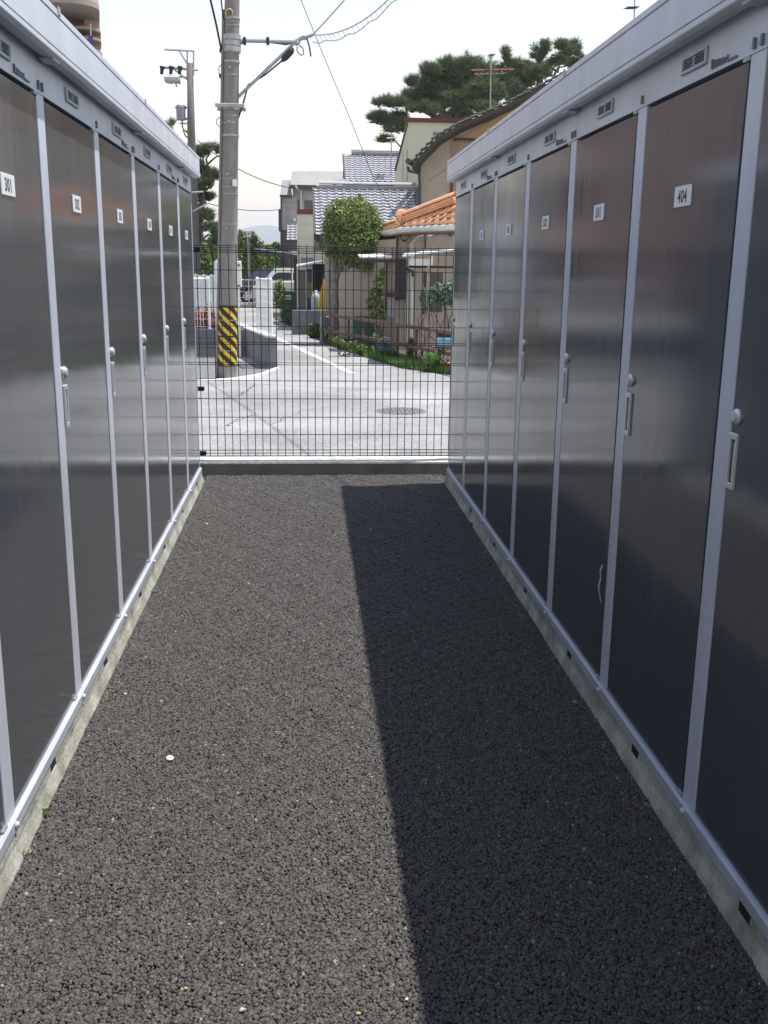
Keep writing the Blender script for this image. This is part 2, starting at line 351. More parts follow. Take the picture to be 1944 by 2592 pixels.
PW = .085                                        # post width
def shed(label, loc, rz, ends, u0, u1, doors, numbers, phase):
    """local frame: x out of the doors, y along the row, z up; ends = where each post ends and the next door begins"""
    t = thing('storage_shed', label, 'shed', loc, rz)
    MB().box(-1.72, -.05, u0+.004, u1-.004, .08, 2.26).build('body', M_silver2, t)
    # footing: a continuous strip with blocks on top, leaving open slots under the rail
    f = MB().prism([(-1.75, -.08), (.030, -.08), (.027, 0), (.012, .046), (-1.75, .046)], 1, u0-.02, u1+.02)
    slots = sorted([e + .37 for e in ends]); a = u0-.02
    for s_ in slots:
        f.prism([(-1.75, .046), (.012, .046), (.009, .0765), (-1.75, .0765)], 1, a, s_-.033); a = s_+.033
        MB().box(-.03, .0095, s_-.0325, s_+.0325, .0465, .0785, bev=.002).build('vent_insert', M_gap, t)
    f.prism([(-1.75, .046), (.012, .046), (.009, .0765), (-1.75, .0765)], 1, a, u1+.02); f.build('footing', M_footing, t)
    MB().box(-1.7, -.03, u0, u1, .047, .0765).build('slot_backing', M_gap, t)
    MB().box(-.049, -.036, u0+.01, u1-.01, .115, 2.121).build('door_backing', M_gap, t)
    rail = [(-.04, .079), (.010, .079), (.012, .081), (.012, .112), (.006, .118), (-.04, .118)]
    hd = [(-.05, 2.1185), (0, 2.1185), (0, 2.2345), (-.05, 2.2345)]
    fas = [(-.05, 2.2365), (.002, 2.2345), (.012, 2.2265), (.048, 2.2225), (.060, 2.2285), (.062, 2.232), (.062, 2.2445), (.0575, 2.246), (.0575, 2.2485), (.062, 2.250),
           (.062, 2.342), (.0575, 2.3435), (.0575, 2.346), (.0635, 2.348), (.0635, 2.366), (.058, 2.3705), (-.05, 2.3705)]
    seams = [u0] + sorted([e for i, e in enumerate(ends) if i % 2 == phase]) + [u1]
    seams = [s_ for s_ in seams if u0 <= s_ <= u1]
    for i in range(len(seams)-1):
        a, b = seams[i]+.0008, seams[i+1]-.0008
        MB().prism(rail, 1, a, b).build('bottom_rail', M_silver2, t)
        MB().prism(hd, 1, a, b).build('header', M_silver, t)
        MB().prism(fas, 1, a-(.03 if i == 0 else 0), b+(.03 if i == len(seams)-2 else 0)).build('fascia', M_silver, t)
        if i:                                    # joint cover and clip at the seam
            MB().box(.0636, .0665, a-.016, a+.014, 2.352, 2.376, bev=.001).build('fascia_clip', M_galv, t)
            MB().box(.004, .05, a-.05, a+.03, 2.2165, 2.2255, bev=.002).build('soffit_clip', M_silver2, t)
    MB().quadslab((-.05, u0-.03, 2.3705), (-.05, u1+.03, 2.3705), (-1.8, u1+.03, 2.30), (-1.8, u0-.03, 2.30), (0, 0, -.06)).build('roof', M_silver2, t)
    pm = MB().box(-.045, 0, -PW, 0, .1185, 2.1175, bev=.0022).mesh('post'); pm.materials.append(M_silver)
    bm_ = MB().prism([(-.007, -.012), (.007, -.012), (.006, .012), (-.004, .014)], 0, 0, .007).mesh('bolt_cap'); bm_.materials.append(M_logo)
    km = MB().lathe([(.009, 0), (.009, .004), (.006, .009), (.002, .010)], seg=12).mesh('rail_bolt'); km.materials.append(M_silver)
    hm = MB().box(-.005, .008, -.025, .012, -.004, .006, bev=.001).mesh('pivot'); hm.materials.append(M_galv)
    for i, e in enumerate(ends):
        link('post', pm, t, (0, e, 0))
        for k in ((-.022, .021) if i % 2 == phase else (0,)):
            b = link('bolt_cap', bm_, t, (0, e-PW/2+k, 2.140))
        r = link('rail_bolt', km, t, (.0125, e-PW/2, .101)); r.rotation_euler = (0, PI/2, 0)
        link('pivot', hm, t, (-.004, e-PW-.012, .121)); link('pivot', hm, t, (-.004, e-PW-.012, 2.110))
    MB().box(-.045, 0, u1-.020, u1, .1185, 2.1175, bev=.002).build('end_post', M_silver, t)
    MB().box(-.045, 0, u0, u0+.018, .1185, 2.1175, bev=.002).build('end_post', M_silver, t)
    # shared shapes
    lm = MB().lathe([(.021, 0), (.021, .005), (.016, .010), (.0135, .011), (.0135, .013), (.009, .014)], seg=24).mesh('lock'); lm.materials.append(M_lock)
    lm.polygons.foreach_set('use_smooth', [False]*len(lm.polygons))
    hb = MB()
    for (a, b, c, d) in ((-.0225, -.0125, -.072, .072), (.0125, .0225, -.072, .072)): hb.box(-.001, .007, a, b, c, d, bev=.0015)
    for (c, d) in ((-.072, -.056), (.056, .072)): hb.box(-.001, .007, -.0124, .0124, c, d, bev=.0015)
    hb.box(-.0015, .0012, -.012, .012, -.0555, .0555, 1)
    hb.box(-.001, .004, .002, .008, -.05, .05, 0, bev=.001)
    hm2 = hb.mesh('handle'); hm2.materials.append(M_lock); hm2.materials.append(M_black)
    vb = MB()
    for (a, b, c, d) in ((-.092, -.082, -.0225, .0225), (.082, .092, -.0225, .0225)): vb.box(0, .008, a, b, c, d, bev=.0015)
    for (c, d) in ((-.0225, -.0145), (.0145, .0225)): vb.box(0, .008, -.0818, .0818, c, d, bev=.0015)
    vb.box(.0005, .001, -.0818, .0818, -.0144, .0144, 1)
    for k in range(4): vb.prism([(.001, -.011+.0068*k), (.0065, -.013+.0068*k), (.0065, -.0118+.0068*k), (.001, -.0098+.0068*k)], 1, -.0815, .0815, 0)
    vb.box(.0012, .007, -.0025, .0025, -.0143, .0143, 0)
    # prism() above takes (x,z) pairs with axis 1, so louvres run along the row
    vm = vb.mesh('vent'); vm.materials.append(M_silver2); vm.materials.append(M_black)
    lg = MB()                                    # raised emblem: a tall bar, a block of small strokes, a tail and a stop
    lg.box(0, .005, -.085, -.078, -.011, .013)
    for k in range(5):
        y = -.070+.016*k; lg.box(0, .004, y, y+.003, -.010, .009-.0012*k); lg.box(0, .004, y+.0045, y+.011, -.010, -.0065); lg.box(0, .004, y+.004, y+.0105, .001-.001*k, .0035-.001*k)
        lg.box(0, .004, y+.009, y+.0115, -.008, .007-.0012*k)
    lg.box(0, .004, .015, .018, -.010, .006); lg.box(0, .004, .018, .075, -.011, -.0065)
    lgm = lg.mesh('emblem'); lgm.materials.append(M_logo)
    for i, (a, b) in enumerate(doors):
        d = MB().box(-.034, -.002, 0, b-a-.020, .121, 2.106, bev=.002).build('door', M_door, t)
        d.location = (0, a+.004, 0); c = (b-a)/2
        lk = link('lock', lm, d, (-.0015, .031, 1.250)); lk.rotation_euler = (0, PI/2, 0)
        link('handle', hm2, d, (-.0015, .028, 1.136))
        v = link('vent', vm, t, (.0004, a+c+.012, 2.1735))
        nb = numbers.get(i)
        if nb:
            p = MB().box(0, .004, -.064, .064, -.029, .029, bev=.0006)
            vs, fs = digits(nb, .034)
            p.add([(.0044, q.x*.86, q.y-.017) for q in vs], fs, 1)
            po = p.build('number_plate', [M_plate, M_black], d); po.location = (-.0016, c-.004, 1.816)
        if i % 2 == 1: link('emblem', lgm, t, (.0004, b-.155, 2.140))
    return t

LE = [7.638-.84622*i for i in range(1, 11)]
ld = [(LE[i], (LE[i-1]-PW) if i else 7.51-.02) for i in range(len(LE))]
left = shed('grey storage row in sunlight, doors 301 to 402', (-.8234, 0, 0), 0, LE, -.95, 7.51, ld, {0: '402', 1: '401', 2: '304', 3: '303', 4: '302', 5: '301'}, 0)
RE = [-(7.51984-.84622*i) for i in range(1, 11)]
rd = [(-7.47+.018, RE[0]-PW)] + [(RE[i], (RE[i+1]-PW) if i+1 < len(RE) else .95) for i in range(len(RE))]
right = shed('grey storage row in shade, doors 404 to 504', (1.0801, 0, 0), PI, RE, -7.47, 1.0, rd, {1: '504', 2: '503', 3: '502', 4: '501', 5: '404', 6: '403'}, 1)
# peeling strip of tape at a door edge of the right row
tp = MB(); q = [(-.004, 0, .0), (-.012, -.004, .03), (-.016, .003, .06), (-.010, .004, .09), (-.015, -.002, .12), (-.010, -.006, .145)]
for i in range(len(q)-1):
    a, b = Vector(q[i]), Vector(q[i+1]); w = Vector((0, .011, 0)); tp.quadslab(a-w/2, a+w/2, b+w/2, b-w/2, (-.001, 0, 0))
tape = tag(tp.build('tape_strip', mat('old_tape', (.55, .53, .46), .8)), 'curled strip of whitish tape hanging beside the post right of door 501', 'tape')
tape.location = (1.076, 3.392, .42)

# ------------------------------------------------------------------ low wall and mesh fence at the end of the alley
wl = MB(); wl.prism([(7.80, -.1), (7.80, .088), (7.806, .093), (8.054, .093), (8.06, .088), (8.06, -.1)], 0, -2.6, 2.9)
lw = tag(wl.build('low_wall', M_conc), 'low concrete wall carrying the dark mesh fence across the alley end', 'wall')
MB().box(-2.6, 2.9, 7.808, 8.05, .0935, .099, bev=.002).build('top_strip', mat('pale_concrete', (.50, .50, .45), .9, var=.2, vscale=18, bump=.5, bscale=50), lw)  # paler strip laid along the top of the low wall
fe = thing('mesh_fence', 'dark green wire mesh fence panel closing the end of the alley', 'fence', (0, 7.92, .093))
WZ = [1.766, 1.750, 1.733, 1.718, 1.585, 1.445, 1.303, 1.160, 1.036, 1.020, .877, .861, .735, .592, .445, .304, .179, .158, .131]
XA, XB = -1.06, 1.40
hwm = MB().tube([(XA, 0, 0), (XB, 0, 0)], .0032, 6).mesh('horizontal_wire'); hwm.materials.append(M_fence)
for z in WZ:
    dy = -.006
    if z in (1.750, 1.733): dy = -.028
    if z in (1.028,): dy = -.02
    if z in (.158,): dy = -.028
    link('horizontal_wire', hwm, fe, (0, dy, z-.093))
vz = [(0, .128), (-.022, .158), (0, .182), (0, .855), (-.012, .869), (0, .884), (0, 1.014), (-.012, 1.028), (0, 1.042), (0, 1.712), (-.022, 1.735), (-.006, 1.770), (.004, 1.782)]
vwm = MB().tube([(0, y, z-.093) for y, z in vz], .0031, 6).mesh('vertical_wire'); vwm.materials.append(M_fence)
x = P(500, 720, 7.92).x - .0605*4
while x < XB:
    link('vertical_wire', vwm, fe, (x, 0, 0)); x += .0602
for px_ in (-.935, 1.27):
    MB().box(px_-.025, px_+.025, .012, .062, 0, 1.66).build('post', M_fence, fe)
    for zc in (1.735, .67, .153):
        c = MB().box(px_-.02, px_+.12, -.016, .014, zc-.093-.017, zc-.093+.017, bev=.004); c.tube([(px_+.07, -.028, zc-.093), (px_+.07, -.014, zc-.093)], .008, 10, 1)
        c.build('clamp', [M_fence, M_galv], fe)
# ------------------------------------------------------------------ utility pole by the road
def stripe_mat():
    m = bpy.data.materials.new('hazard_stripes'); m.use_nodes = True
    n, l = m.node_tree.nodes, m.node_tree.links; b = n['Principled BSDF']; b.inputs['Roughness'].default_value = .55
    uv = n.new('ShaderNodeUVMap'); sx = n.new('ShaderNodeSeparateXYZ'); l.new(uv.outputs[0], sx.inputs[0])
    a = n.new('ShaderNodeMath'); a.operation = 'MULTIPLY'; a.inputs[1].default_value = 5.0; l.new(sx.outputs[0], a.inputs[0])
    c = n.new('ShaderNodeMath'); c.operation = 'MULTIPLY_ADD'; c.inputs[1].default_value = 6.4; l.new(sx.outputs[1], c.inputs[0]); l.new(a.outputs[0], c.inputs[2])
    fr = n.new('ShaderNodeMath'); fr.operation = 'FRACT'; l.new(c.outputs[0], fr.inputs[0])
    lt = n.new('ShaderNodeMath'); lt.operation = 'LESS_THAN'; lt.inputs[1].default_value = .42; l.new(fr.outputs[0], lt.inputs[0])
    mx = n.new('ShaderNodeMix'); mx.data_type = 'RGBA'; mx.inputs['A'].default_value = (.016, .015, .015, 1); mx.inputs['B'].default_value = (.68, .43, .02, 1)
    l.new(lt.outputs[0], mx.inputs['Factor']); l.new(mx.outputs['Result'], b.inputs['Base Color']); return m
M_stripe = stripe_mat()
POLE = (-1.19, 14.82)
def prad(z): return .1385-.0073*z
up = thing('utility_pole', 'tall grey concrete utility pole with black and yellow striped guard', 'pole', (POLE[0], POLE[1], 0))
LEAN = .0392
def lean(o):
    for v in o.data.vertices: v.co.x += LEAN*v.co.z
    return o
lean(MB().lathe([(prad(z), z) for z in np.linspace(-.05, 9.0, 24)], seg=40).build('shaft', M_polec, up, True))
zs0, zs1 = .20, 1.06
def guard(z0, z1):
    vs, fs, uvs = [], [], []; n_, k_ = 64, 6
    for j in range(k_+1):
        z = z0+(z1-z0)*j/k_
        for i in range(n_+1):
            a = 2*PI*i/n_; r = prad(z)+.006; vs.append((r*math.cos(a), r*math.sin(a), z)); uvs.append((i/n_, z))
    for j in range(k_):
        for i in range(n_): q = j*(n_+1)+i; fs.append((q, q+1, q+n_+2, q+n_+1))
    me = bpy.data.meshes.new('guard'); me.from_pydata(vs, [], fs); me.materials.append(M_stripe)
    lay = me.uv_layers.new(name='UVMap')
    for lp in me.loops: lay.data[lp.index].uv = uvs[lp.vertex_index]
    me.polygons.foreach_set('use_smooth', [True]*len(me.polygons)); lean(link('guard', me, up))
guard(.215, .62); guard(.645, 1.045)
def band(z, h, m=None, ex=.008, name='band'):
    lean(MB().lathe([(prad(z)+.001, z), (prad(z)+ex, z+.002), (prad(z)+ex, z+h-.002), (prad(z)+.001, z+h)], seg=36).build(name, m or M_galv, up))
for z, h in ((.20, .018), (.622, .022), (1.046, .03)): band(z, h, M_cable, .010)
for z in (.42, .86): band(z, .012, M_galv, .009)
def PZ(y): return P(580, y, POLE[1]-.12).z
for y in (45, 130, 156, 276, 344): band(PZ(y), .03 if y not in (276,) else .05, M_galv, .010)
for y in (98, 113, 128): band(PZ(y), .07, M_galv, .022, 'clamp_band')
for y in (52, 62, 188, 292, 310, 452, 473, 491, 568): band(PZ(y), .010, M_galv, .004, 'strap')
mb = MB(); z = PZ(268); mb.box(-.2, .2, -.19, -.15, z-.025, z+.025, bev=.005); mb.box(-.2, .2, .15, .19, z-.025, z+.025, bev=.005); lean(mb.build('clamp_arm', M_galv, up))
for y, dx in ((170, .0), (306, .0), (440, -.01), (578, -.012)):        # step bolts
    z = PZ(y); lean(MB().tube([(dx-.01, -prad(z)+.01, z), (dx-.01, -prad(z)-.035, z-.004)], .018, 10).build('step_bolt', M_galv, up))
lean(MB().box(.05, .11, -.150, -.105, PZ(471), PZ(455), bev=.002).build('number_tag', M_white, up))
# loop emblem, earth conduit and small cleats
lp_ = MB(); z = PZ(34); lp_.tube([(-.03+.05*math.cos(a), -prad(z)-.02, z+.055*math.sin(a)*(1 if math.sin(a) > 0 else 1.2)) for a in np.linspace(0, 2*PI, 13)], .011, 6); lean(lp_.build('ring', mat('brass', (.45, .34, .14), .45, .4), up))
lean(MB().tube([(-prad(0)-.012, -.05, 0), (-prad(2.2)-.012, -.05, 2.2), (-prad(5)-.012, -.05, 5)], .018, 8).build('conduit', M_polec, up))
for y in (125, 190): lean(MB().box(-prad(5)-.06, -prad(5)+.02, -.04, .05, PZ(y+4), PZ(y-6), bev=.006).build('cleat', M_cable, up))
lean(MB().tube([(-prad(4.5), -.06, PZ(156)), (-prad(4.5)-.06, -.06, PZ(170)), (-prad(4.5)-.05, -.05, PZ(192))], .006, 6).build('wire_loop', M_cable, up))
lean(MB().tube([(-prad(4)-.0, -.06, PZ(292)), (-prad(4)-.075, -.06, PZ(302)), (-prad(4)-.08, -.06, PZ(312)), (-prad(4)-.02, -.06, PZ(322))], .006, 6).build('wire_loop', M_cable, up))
# bracket arm with diagonal brace
def pl(x, y, Y=POLE[1]): p = P(x, y, Y); return Vector((p.x-POLE[0], p.y-POLE[1], p.z))
armA, armB = pl(600, 102), pl(752, 106)
MB().tube([armA, armB], .028, 10).build('bracket_arm', M_galv, up)
MB().tube([pl(598, 250), pl(742, 112)], .022, 8).build('brace', M_galv, up)
for x in (619, 678): p = pl(x, 103.5); MB().box(p.x-.02, p.x+.02, p.y-.035, p.y+.035, p.z-.05, p.z+.045, bev=.004).build('arm_clamp', M_cable, up)
MB().tube([pl(604, 114), pl(622, 106), pl(680, 107), pl(725, 113), pl(745, 107)], .010, 6).build('messenger_wire', M_cable, up)
MB().tube([pl(713, 155), pl(722, 146), pl(738, 128), pl(742, 122)], [.02, .045, .045, .018], 10).build('splice_case', M_cable, up)
MB().tube([pl(603, 300), pl(616, 262), pl(628, 215), pl(645, 205), pl(670, 190), pl(716, 152)], .012, 6).build('drop_cable', M_cable, up)
MB().tube([pl(601, 295), pl(611, 272), pl(621, 240), pl(630, 212)], .009, 6).build('drop_cable', M_galv, up)
hw = MB()
for a, b, r in (((745, 108), (764, 96), .03), ((762, 98), (792, 88), .022), ((768, 100), (770, 92), .035), ((750, 104), (753, 112), .045)): hw.tube([pl(*a), pl(*b)], r, 8)
hw.build('strain_clamp', M_galv, up)
MB().tube([pl(776, 94), pl(783, 118), pl(787, 143)], .012, 6).build('tail_wire', M_cable, up)
MB().tube([pl(752, 112), pl(752, 130), pl(762, 140), pl(769, 138), pl(767, 122), pl(756, 113)], .008, 6).build('wire_loop', M_cable, up)

# ------------------------------------------------------------------ cables
def cable(label, pts, r, m=None, name='overhead_cable'):
    return tag(MB().tube(pts, r, 6).build(name, m or M_cable), label, 'cable')
def sag(a, b, d, n=14):
    a, b = Vector(a), Vector(b); return [a.lerp(b, i/n) - Vector((0, 0, d*4*(i/n)*(1-i/n))) for i in range(n+1)]
bend = P(790, 88, POLE[1])
sp_ = thing('spiral_cable', 'twin cable with hanging spiral loops rising from the bracket arm toward the roof', 'cable', bend)
top = P(990, -8, 14.4); tp2 = top+Vector((1.6, -.5, .75))
l1 = [bend.lerp(top, t) - Vector((0, 0, .55*t*(1-t))) for t in np.linspace(0, 1, 12)] + [tp2]
part('messenger_wire', MB().tube(l1, .009, 6), M_galv, sp_)
hang = MB(); lo = [p-Vector((0, 0, .09+.02*math.sin(i*2.2))) for i, p in enumerate(l1)]; hang.tube(lo, .007, 6); part('lower_cable', hang, M_galv, sp_)
for i in range(1, 17):
    t = i/17; p = bend.lerp(top, t) - Vector((0, 0, .55*t*(1-t)))
    part('hanger', MB().tube([p+Vector((-.03, 0, 0)), p+Vector((.03, 0, -.09))], .004, 5), M_galv, sp_)
cable('slack cable running from the bracket arm overhead toward the viewer', sag(bend+Vector((-.02, 0, -.03)), (2.9, 5.6, 6.6), .25), .009, M_galv)
cable('thick black cable dropping to the pole clamps from above, beside the shaft', [P(528, -20, 14.2), P(540, 30, 14.4), P(549, 70, 14.6), P(556, 105, 14.7), P(560, 125, 14.75)], .015)
cable('thin black cable beside the top of the pole shaft', [P(558, -15, 14.5), P(562, 20, 14.6), P(566, 48, 14.68)], .010)
cable('thin black service wire falling across the sky to the orange roof', [P(755, -20, 15.2), P(762, 0, 15.3), P(800, 95, 16), P(848, 210, 17), P(890, 310, 18), P(945, 450, 18.9), P(1000, 545, 19.5), P(1017, 572, 19.6)], .006)
cable('black wire reaching the left end of the grey tiled ridge', sag(P(500, 355, 33), P(797, 482, 29.8), .35), .013)
cable('thin wire behind the pole reaching the purple house', sag(P(480, 500, 40), P(704, 531, 44), .2), .016)

# ------------------------------------------------------------------ distant utility pole with transformer
Y2 = 34.0
b2 = P(483, 330, Y2); u2 = thing('utility_pole', 'distant utility pole with crossarms and grey transformer above the shed roof', 'pole', (b2.x, Y2, 0))
def q2(x, y, dy=0): p = P(x, y, Y2+dy); return p
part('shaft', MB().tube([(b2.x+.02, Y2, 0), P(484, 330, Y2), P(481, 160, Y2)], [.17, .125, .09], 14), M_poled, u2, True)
part('crossarm', MB().tube([q2(416, 125), q2(492, 129)], .035, 6), M_galv, u2)
part('crossarm', MB().tube([q2(408, 171), q2(501, 177)], .04, 6), M_galv, u2)
for a, b in (((453, 128), (475, 164)), ((474, 129), (474, 192)), ((490, 130), (490, 190)), ((435, 171), (479, 206)), ((425, 193), (478, 196))):
    part('brace', MB().tube([q2(*a), q2(*b)], .028, 6), M_galv, u2)
for x in (411, 434, 456): part('insulator', MB().tube([q2(x, 168, -.05), q2(x-1, 176, -.05), q2(x-2, 188, -.05)], [.09, .06, .05], 8), M_cable, u2)
sw = MB(); p = q2(437, 203); sw.box(p.x-.24, p.x+.24, Y2-.25, Y2+.1, p.z-.09, p.z+.09, bev=.04); part('switch_box', sw, M_galv, u2)
for x, y in ((429, 212), (434, 213), (447, 220), (456, 214)): part('lead_wire', MB().tube([q2(x-3, 205), q2(x, y)], .02, 5), M_cable, u2)
tr_ = MB(); p = q2(459, 305); h = (q2(459, 272).z-p.z)
tr_.lathe([(.13, 0), (.145, .02), (.145, h-.02), (.15, h), (.12, h+.06)], (p.x, Y2-.05, p.z), 20); part('transformer', tr_, mat('transformer_grey', (.20, .21, .24), .5), u2)
for dx in (-14, 12): part('bushing', MB().tube([q2(459+dx, 275), q2(459+dx*.6, 270)], .05, 8), M_cable, u2)
part('transformer_arm', MB().tube([q2(466, 300), q2(481, 302)], .04, 6), M_galv, u2)
part('transformer_arm', MB().tube([q2(454, 312), q2(481, 313)], .025, 6), M_galv, u2)
for pts in (((461, 306), (462, 322), (466, 330), (480, 335)), ((464, 330), (470, 345), (482, 352)), ((470, 332), (484, 345), (492, 330))): part('lead_wire', MB().tube([q2(*p_) for p_ in pts], .022, 5), M_cable, u2)

# ------------------------------------------------------------------ kerb island, block wall, white fences
ki = [G(470, 972), G(505, 970), G(560, 967), G(600, 963), G(640, 957), G(662, 952), G(690, 940), G(706, 935)]
kb = MB()
for a, b in zip(ki[:-1], ki[1:]):
    kb.quadslab((a.x, a.y, -.02), (b.x, b.y, -.02), (b.x, b.y+.16, -.02), (a.x, a.y+.16, -.02), (0, 0, .055))
kb.add([(ki[0].x-3, ki[0].y-.3, -.02), (ki[0].x, ki[0].y, -.02), (ki[0].x, ki[0].y+.16, -.02), (ki[0].x-3, ki[0].y-.14, -.02), (ki[0].x-3, ki[0].y-.3, .035), (ki[0].x, ki[0].y, .035), (ki[0].x, ki[0].y+.16, .035), (ki[0].x-3, ki[0].y-.14, .035)],
       [(4, 5, 6, 7), (0, 1, 5, 4), (2, 3, 7, 6), (0, 4, 7, 3)])
tag(kb.build('kerb', M_white), kind='structure')
isl = [(p.x, p.y+.12) for p in ki] + [(-.55, 16.5), (-1.0, 18.6), (-6, 18.6), (-6, 14)]
sheet('pavement', isl, .006, mat('pavement_asphalt', (.15, .148, .145), .9, var=.18, vscale=7, bump=.3, bscale=60))
sheet('drain_cover_strip', [(-1.42, 17.25), (-.75, 17.1), (-.93, 18.55), (-1.75, 18.6)], .011, mat('concrete_slab', (.30, .29, .26), .9, var=.2, vscale=3, bump=.3, bscale=40))
KA = Vector((-.50, 16.40, 0)); KD = Vector((-.98, 4.6, 0)).normalized(); KN = Vector((-KD.y, KD.x, 0))*-1
bw = thing('block_wall', 'low dark grey concrete corner wall behind the striped pole', 'wall', (-1.0, 18.7, 0))
w = MB(); a = KA; b = KA+KD*9.5; t = Vector((-.14, -.03, 0)); w.quadslab(a, b, b+t, a+t, (0, 0, .505)); part('side_run', w, M_block, bw)
part('front_run', MB().box(-6.5, -1.09, 18.70, 18.85, 0, .50), M_block, bw)
cp = MB(); a0, b0, c0, d0 = a+Vector((.01, -.02, .506)), b+Vector((.01, 0, .506)), b+t+Vector((-.01, 0, .506)), a+t+Vector((-.01, -.02, .506)); cp.quadslab(a0, b0, c0, d0, (0, 0, .03)); part('coping', cp, mat('pale_coping', (.52, .52, .50), .8, var=.1), bw)
for zc in (.165, .335): part('joint', MB().box(-6.5, -1.095, 18.698, 18.701, zc-.004, zc+.004), M_gap, bw)
def white_fence(label, A, B, z0, z1, posts, dx, dz, r=.006, cat='fence', shape=0):
    A, B = Vector(A), Vector(B); L = (B-A).length; d = (B-A)/L
    f = thing('white_mesh_fence', label, cat, A, 0)
    f.location = (A.x, A.y, z0)
    n = max(1, round(L/dx)); vm_ = MB().tube([(0, 0, .03), (0, 0, z1-z0)], r, 5).mesh('upright'); vm_.materials.append(M_white)
    for i in range(n+1): link('upright', vm_, f, d*(L*i/n))
    k = max(1, round((z1-z0-.06)/dz)); hm_ = MB().tube([(0, 0, 0), tuple(d*L)], r, 5).mesh('cross_wire'); hm_.materials.append(M_white)
    for j in range(k+1): link('cross_wire', hm_, f, (0, 0, .04+(z1-z0-.06)*j/k))
    MB().tube([(0, 0, z1-z0), tuple(Vector((0, 0, z1-z0))+d*L)], .022, 8).build('top_rail', M_white, f)
    pm_ = MB().lathe([(.024, 0), (.024, z1-z0+.02), (.012, z1-z0+.035)], seg=10).mesh('post'); pm_.materials.append(M_white)
    for i in range(posts): link('post', pm_, f, d*(L*i/(posts-1)))
    return f
white_fence('white mesh fence panel standing on the near end of the corner wall', KA+KD*.06+Vector((-.07, -.015, 0)), KA+KD*1.42+Vector((-.07, -.015, 0)), .54, 1.42, 2, .055, .115, .006)
white_fence('white mesh fence on the low wall left of the striped pole', (-4.6, 18.78, 0), (-1.80, 18.78, 0), .50, 1.40, 4, .055, .14, .006)
fgA, fgB = P(596, 740, 46), P(664, 740, 46)
white_fence('far white railing in front of the white car', (fgA.x, 46, 0), (fgB.x, 46, 0), .02, P(630, 708, 46).z, 3, .21, .26, .014)
# white board on posts behind the pole
Yb = 18.45; bo = thing('notice_cabinet', 'white upright cabinet board on posts half hidden behind the pole', 'cabinet', (P(580, 700, Yb).x, Yb, 0))
part('board', pbox(546, 660, 611, 727, Yb, .10, bev=.01), M_white, bo)
part('vent_panel', pbox(599, 669, 608, 674, Yb-.004, .004), M_logo, bo); part('vent_panel', pbox(599, 721, 608, 726, Yb-.004, .004), M_logo, bo)
part('post', pbox(545, 661, 552, 905, Yb+.101, .05), M_white, bo); part('post', pbox(603, 700, 608, 905, Yb+.101, .05), M_white, bo)
# corrugated white fence farther back
cf = thing('corrugated_fence', 'white corrugated panel fence behind the red azaleas', 'fence', (P(515, 740, 24).x, 24, 0))
xa, xb = P(470, 740, 24).x, P(548, 740, 24).x; zt = P(515, 696, 24).z; k = 22
for i in range(k):
    a_, b_ = xa+(xb-xa)*i/k, xa+(xb-xa)*(i+1)/k
    part('panel_rib', MB().prism([(a_, 24.0), (a_+(b_-a_)*.3, 23.97), (a_+(b_-a_)*.7, 23.97), (b_, 24.0), (b_, 24.02), (a_, 24.02)], 2, 0, zt+.02*math.sin(i*1.1)), M_white, cf)
part('backing', MB().box(xa, xb, 24.021, 24.05, 0, zt-.03), M_white, cf)

# ------------------------------------------------------------------ road paint and manhole
def stripe(name, a, b, w, z=.005):
    a, b = Vector(a), Vector(b); d = (b-a).normalized(); n_ = Vector((-d.y, d.x, 0))*w/2
    mb = MB(); k = 24; rr = random.Random(5)
    le = [a.lerp(b, i/k)+n_*(1+rr.uniform(-.12, .12)) for i in range(k+1)]; ri = [a.lerp(b, i/k)-n_*(1+rr.uniform(-.12, .12)) for i in range(k+1)]
    mb.add([(p.x, p.y, z) for p in le+ri], [(i, i+1, k+2+i, k+1+i) for i in range(k)])
    return tag(mb.build(name, M_line), kind='structure')
stripe('road_line', G(690, 851), G(892, 946), .13)
stripe('parking_line', G(598, 800), G(655, 800), .14); stripe('parking_line', G(598, 785), G(655, 785), .14)
mh = thing('manhole_cover', 'round dark cast iron manhole cover set in the road', 'manhole', (1.083, 11.46, 0))
M_iron = mat('cast_iron', (.17, .16, .168), .65, .2, var=.25, vscale=30)
MB().lathe([(.300, .001), (.300, .005), (.278, .006), (.276, .003)], seg=48).build('rim', M_iron, mh)
pl_ = MB().lathe([(.274, .001), (.274, .0045)], seg=48)
pl_.build('plate', M_iron, mh)
st = MB().box(-.016, .016, -.011, .011, .0046, .0085, bev=.002).mesh('stud'); st.materials.append(M_iron)
rr = random.Random(2)
for i in range(-5, 6):
    for j in range(-5, 6):
        if math.hypot(i, j) < 5.2:
            s_ = link('stud', st, mh, (i*.048, j*.048, 0)); s_.rotation_euler = (0, 0, PI/4 if (i+j) % 2 else -PI/4)

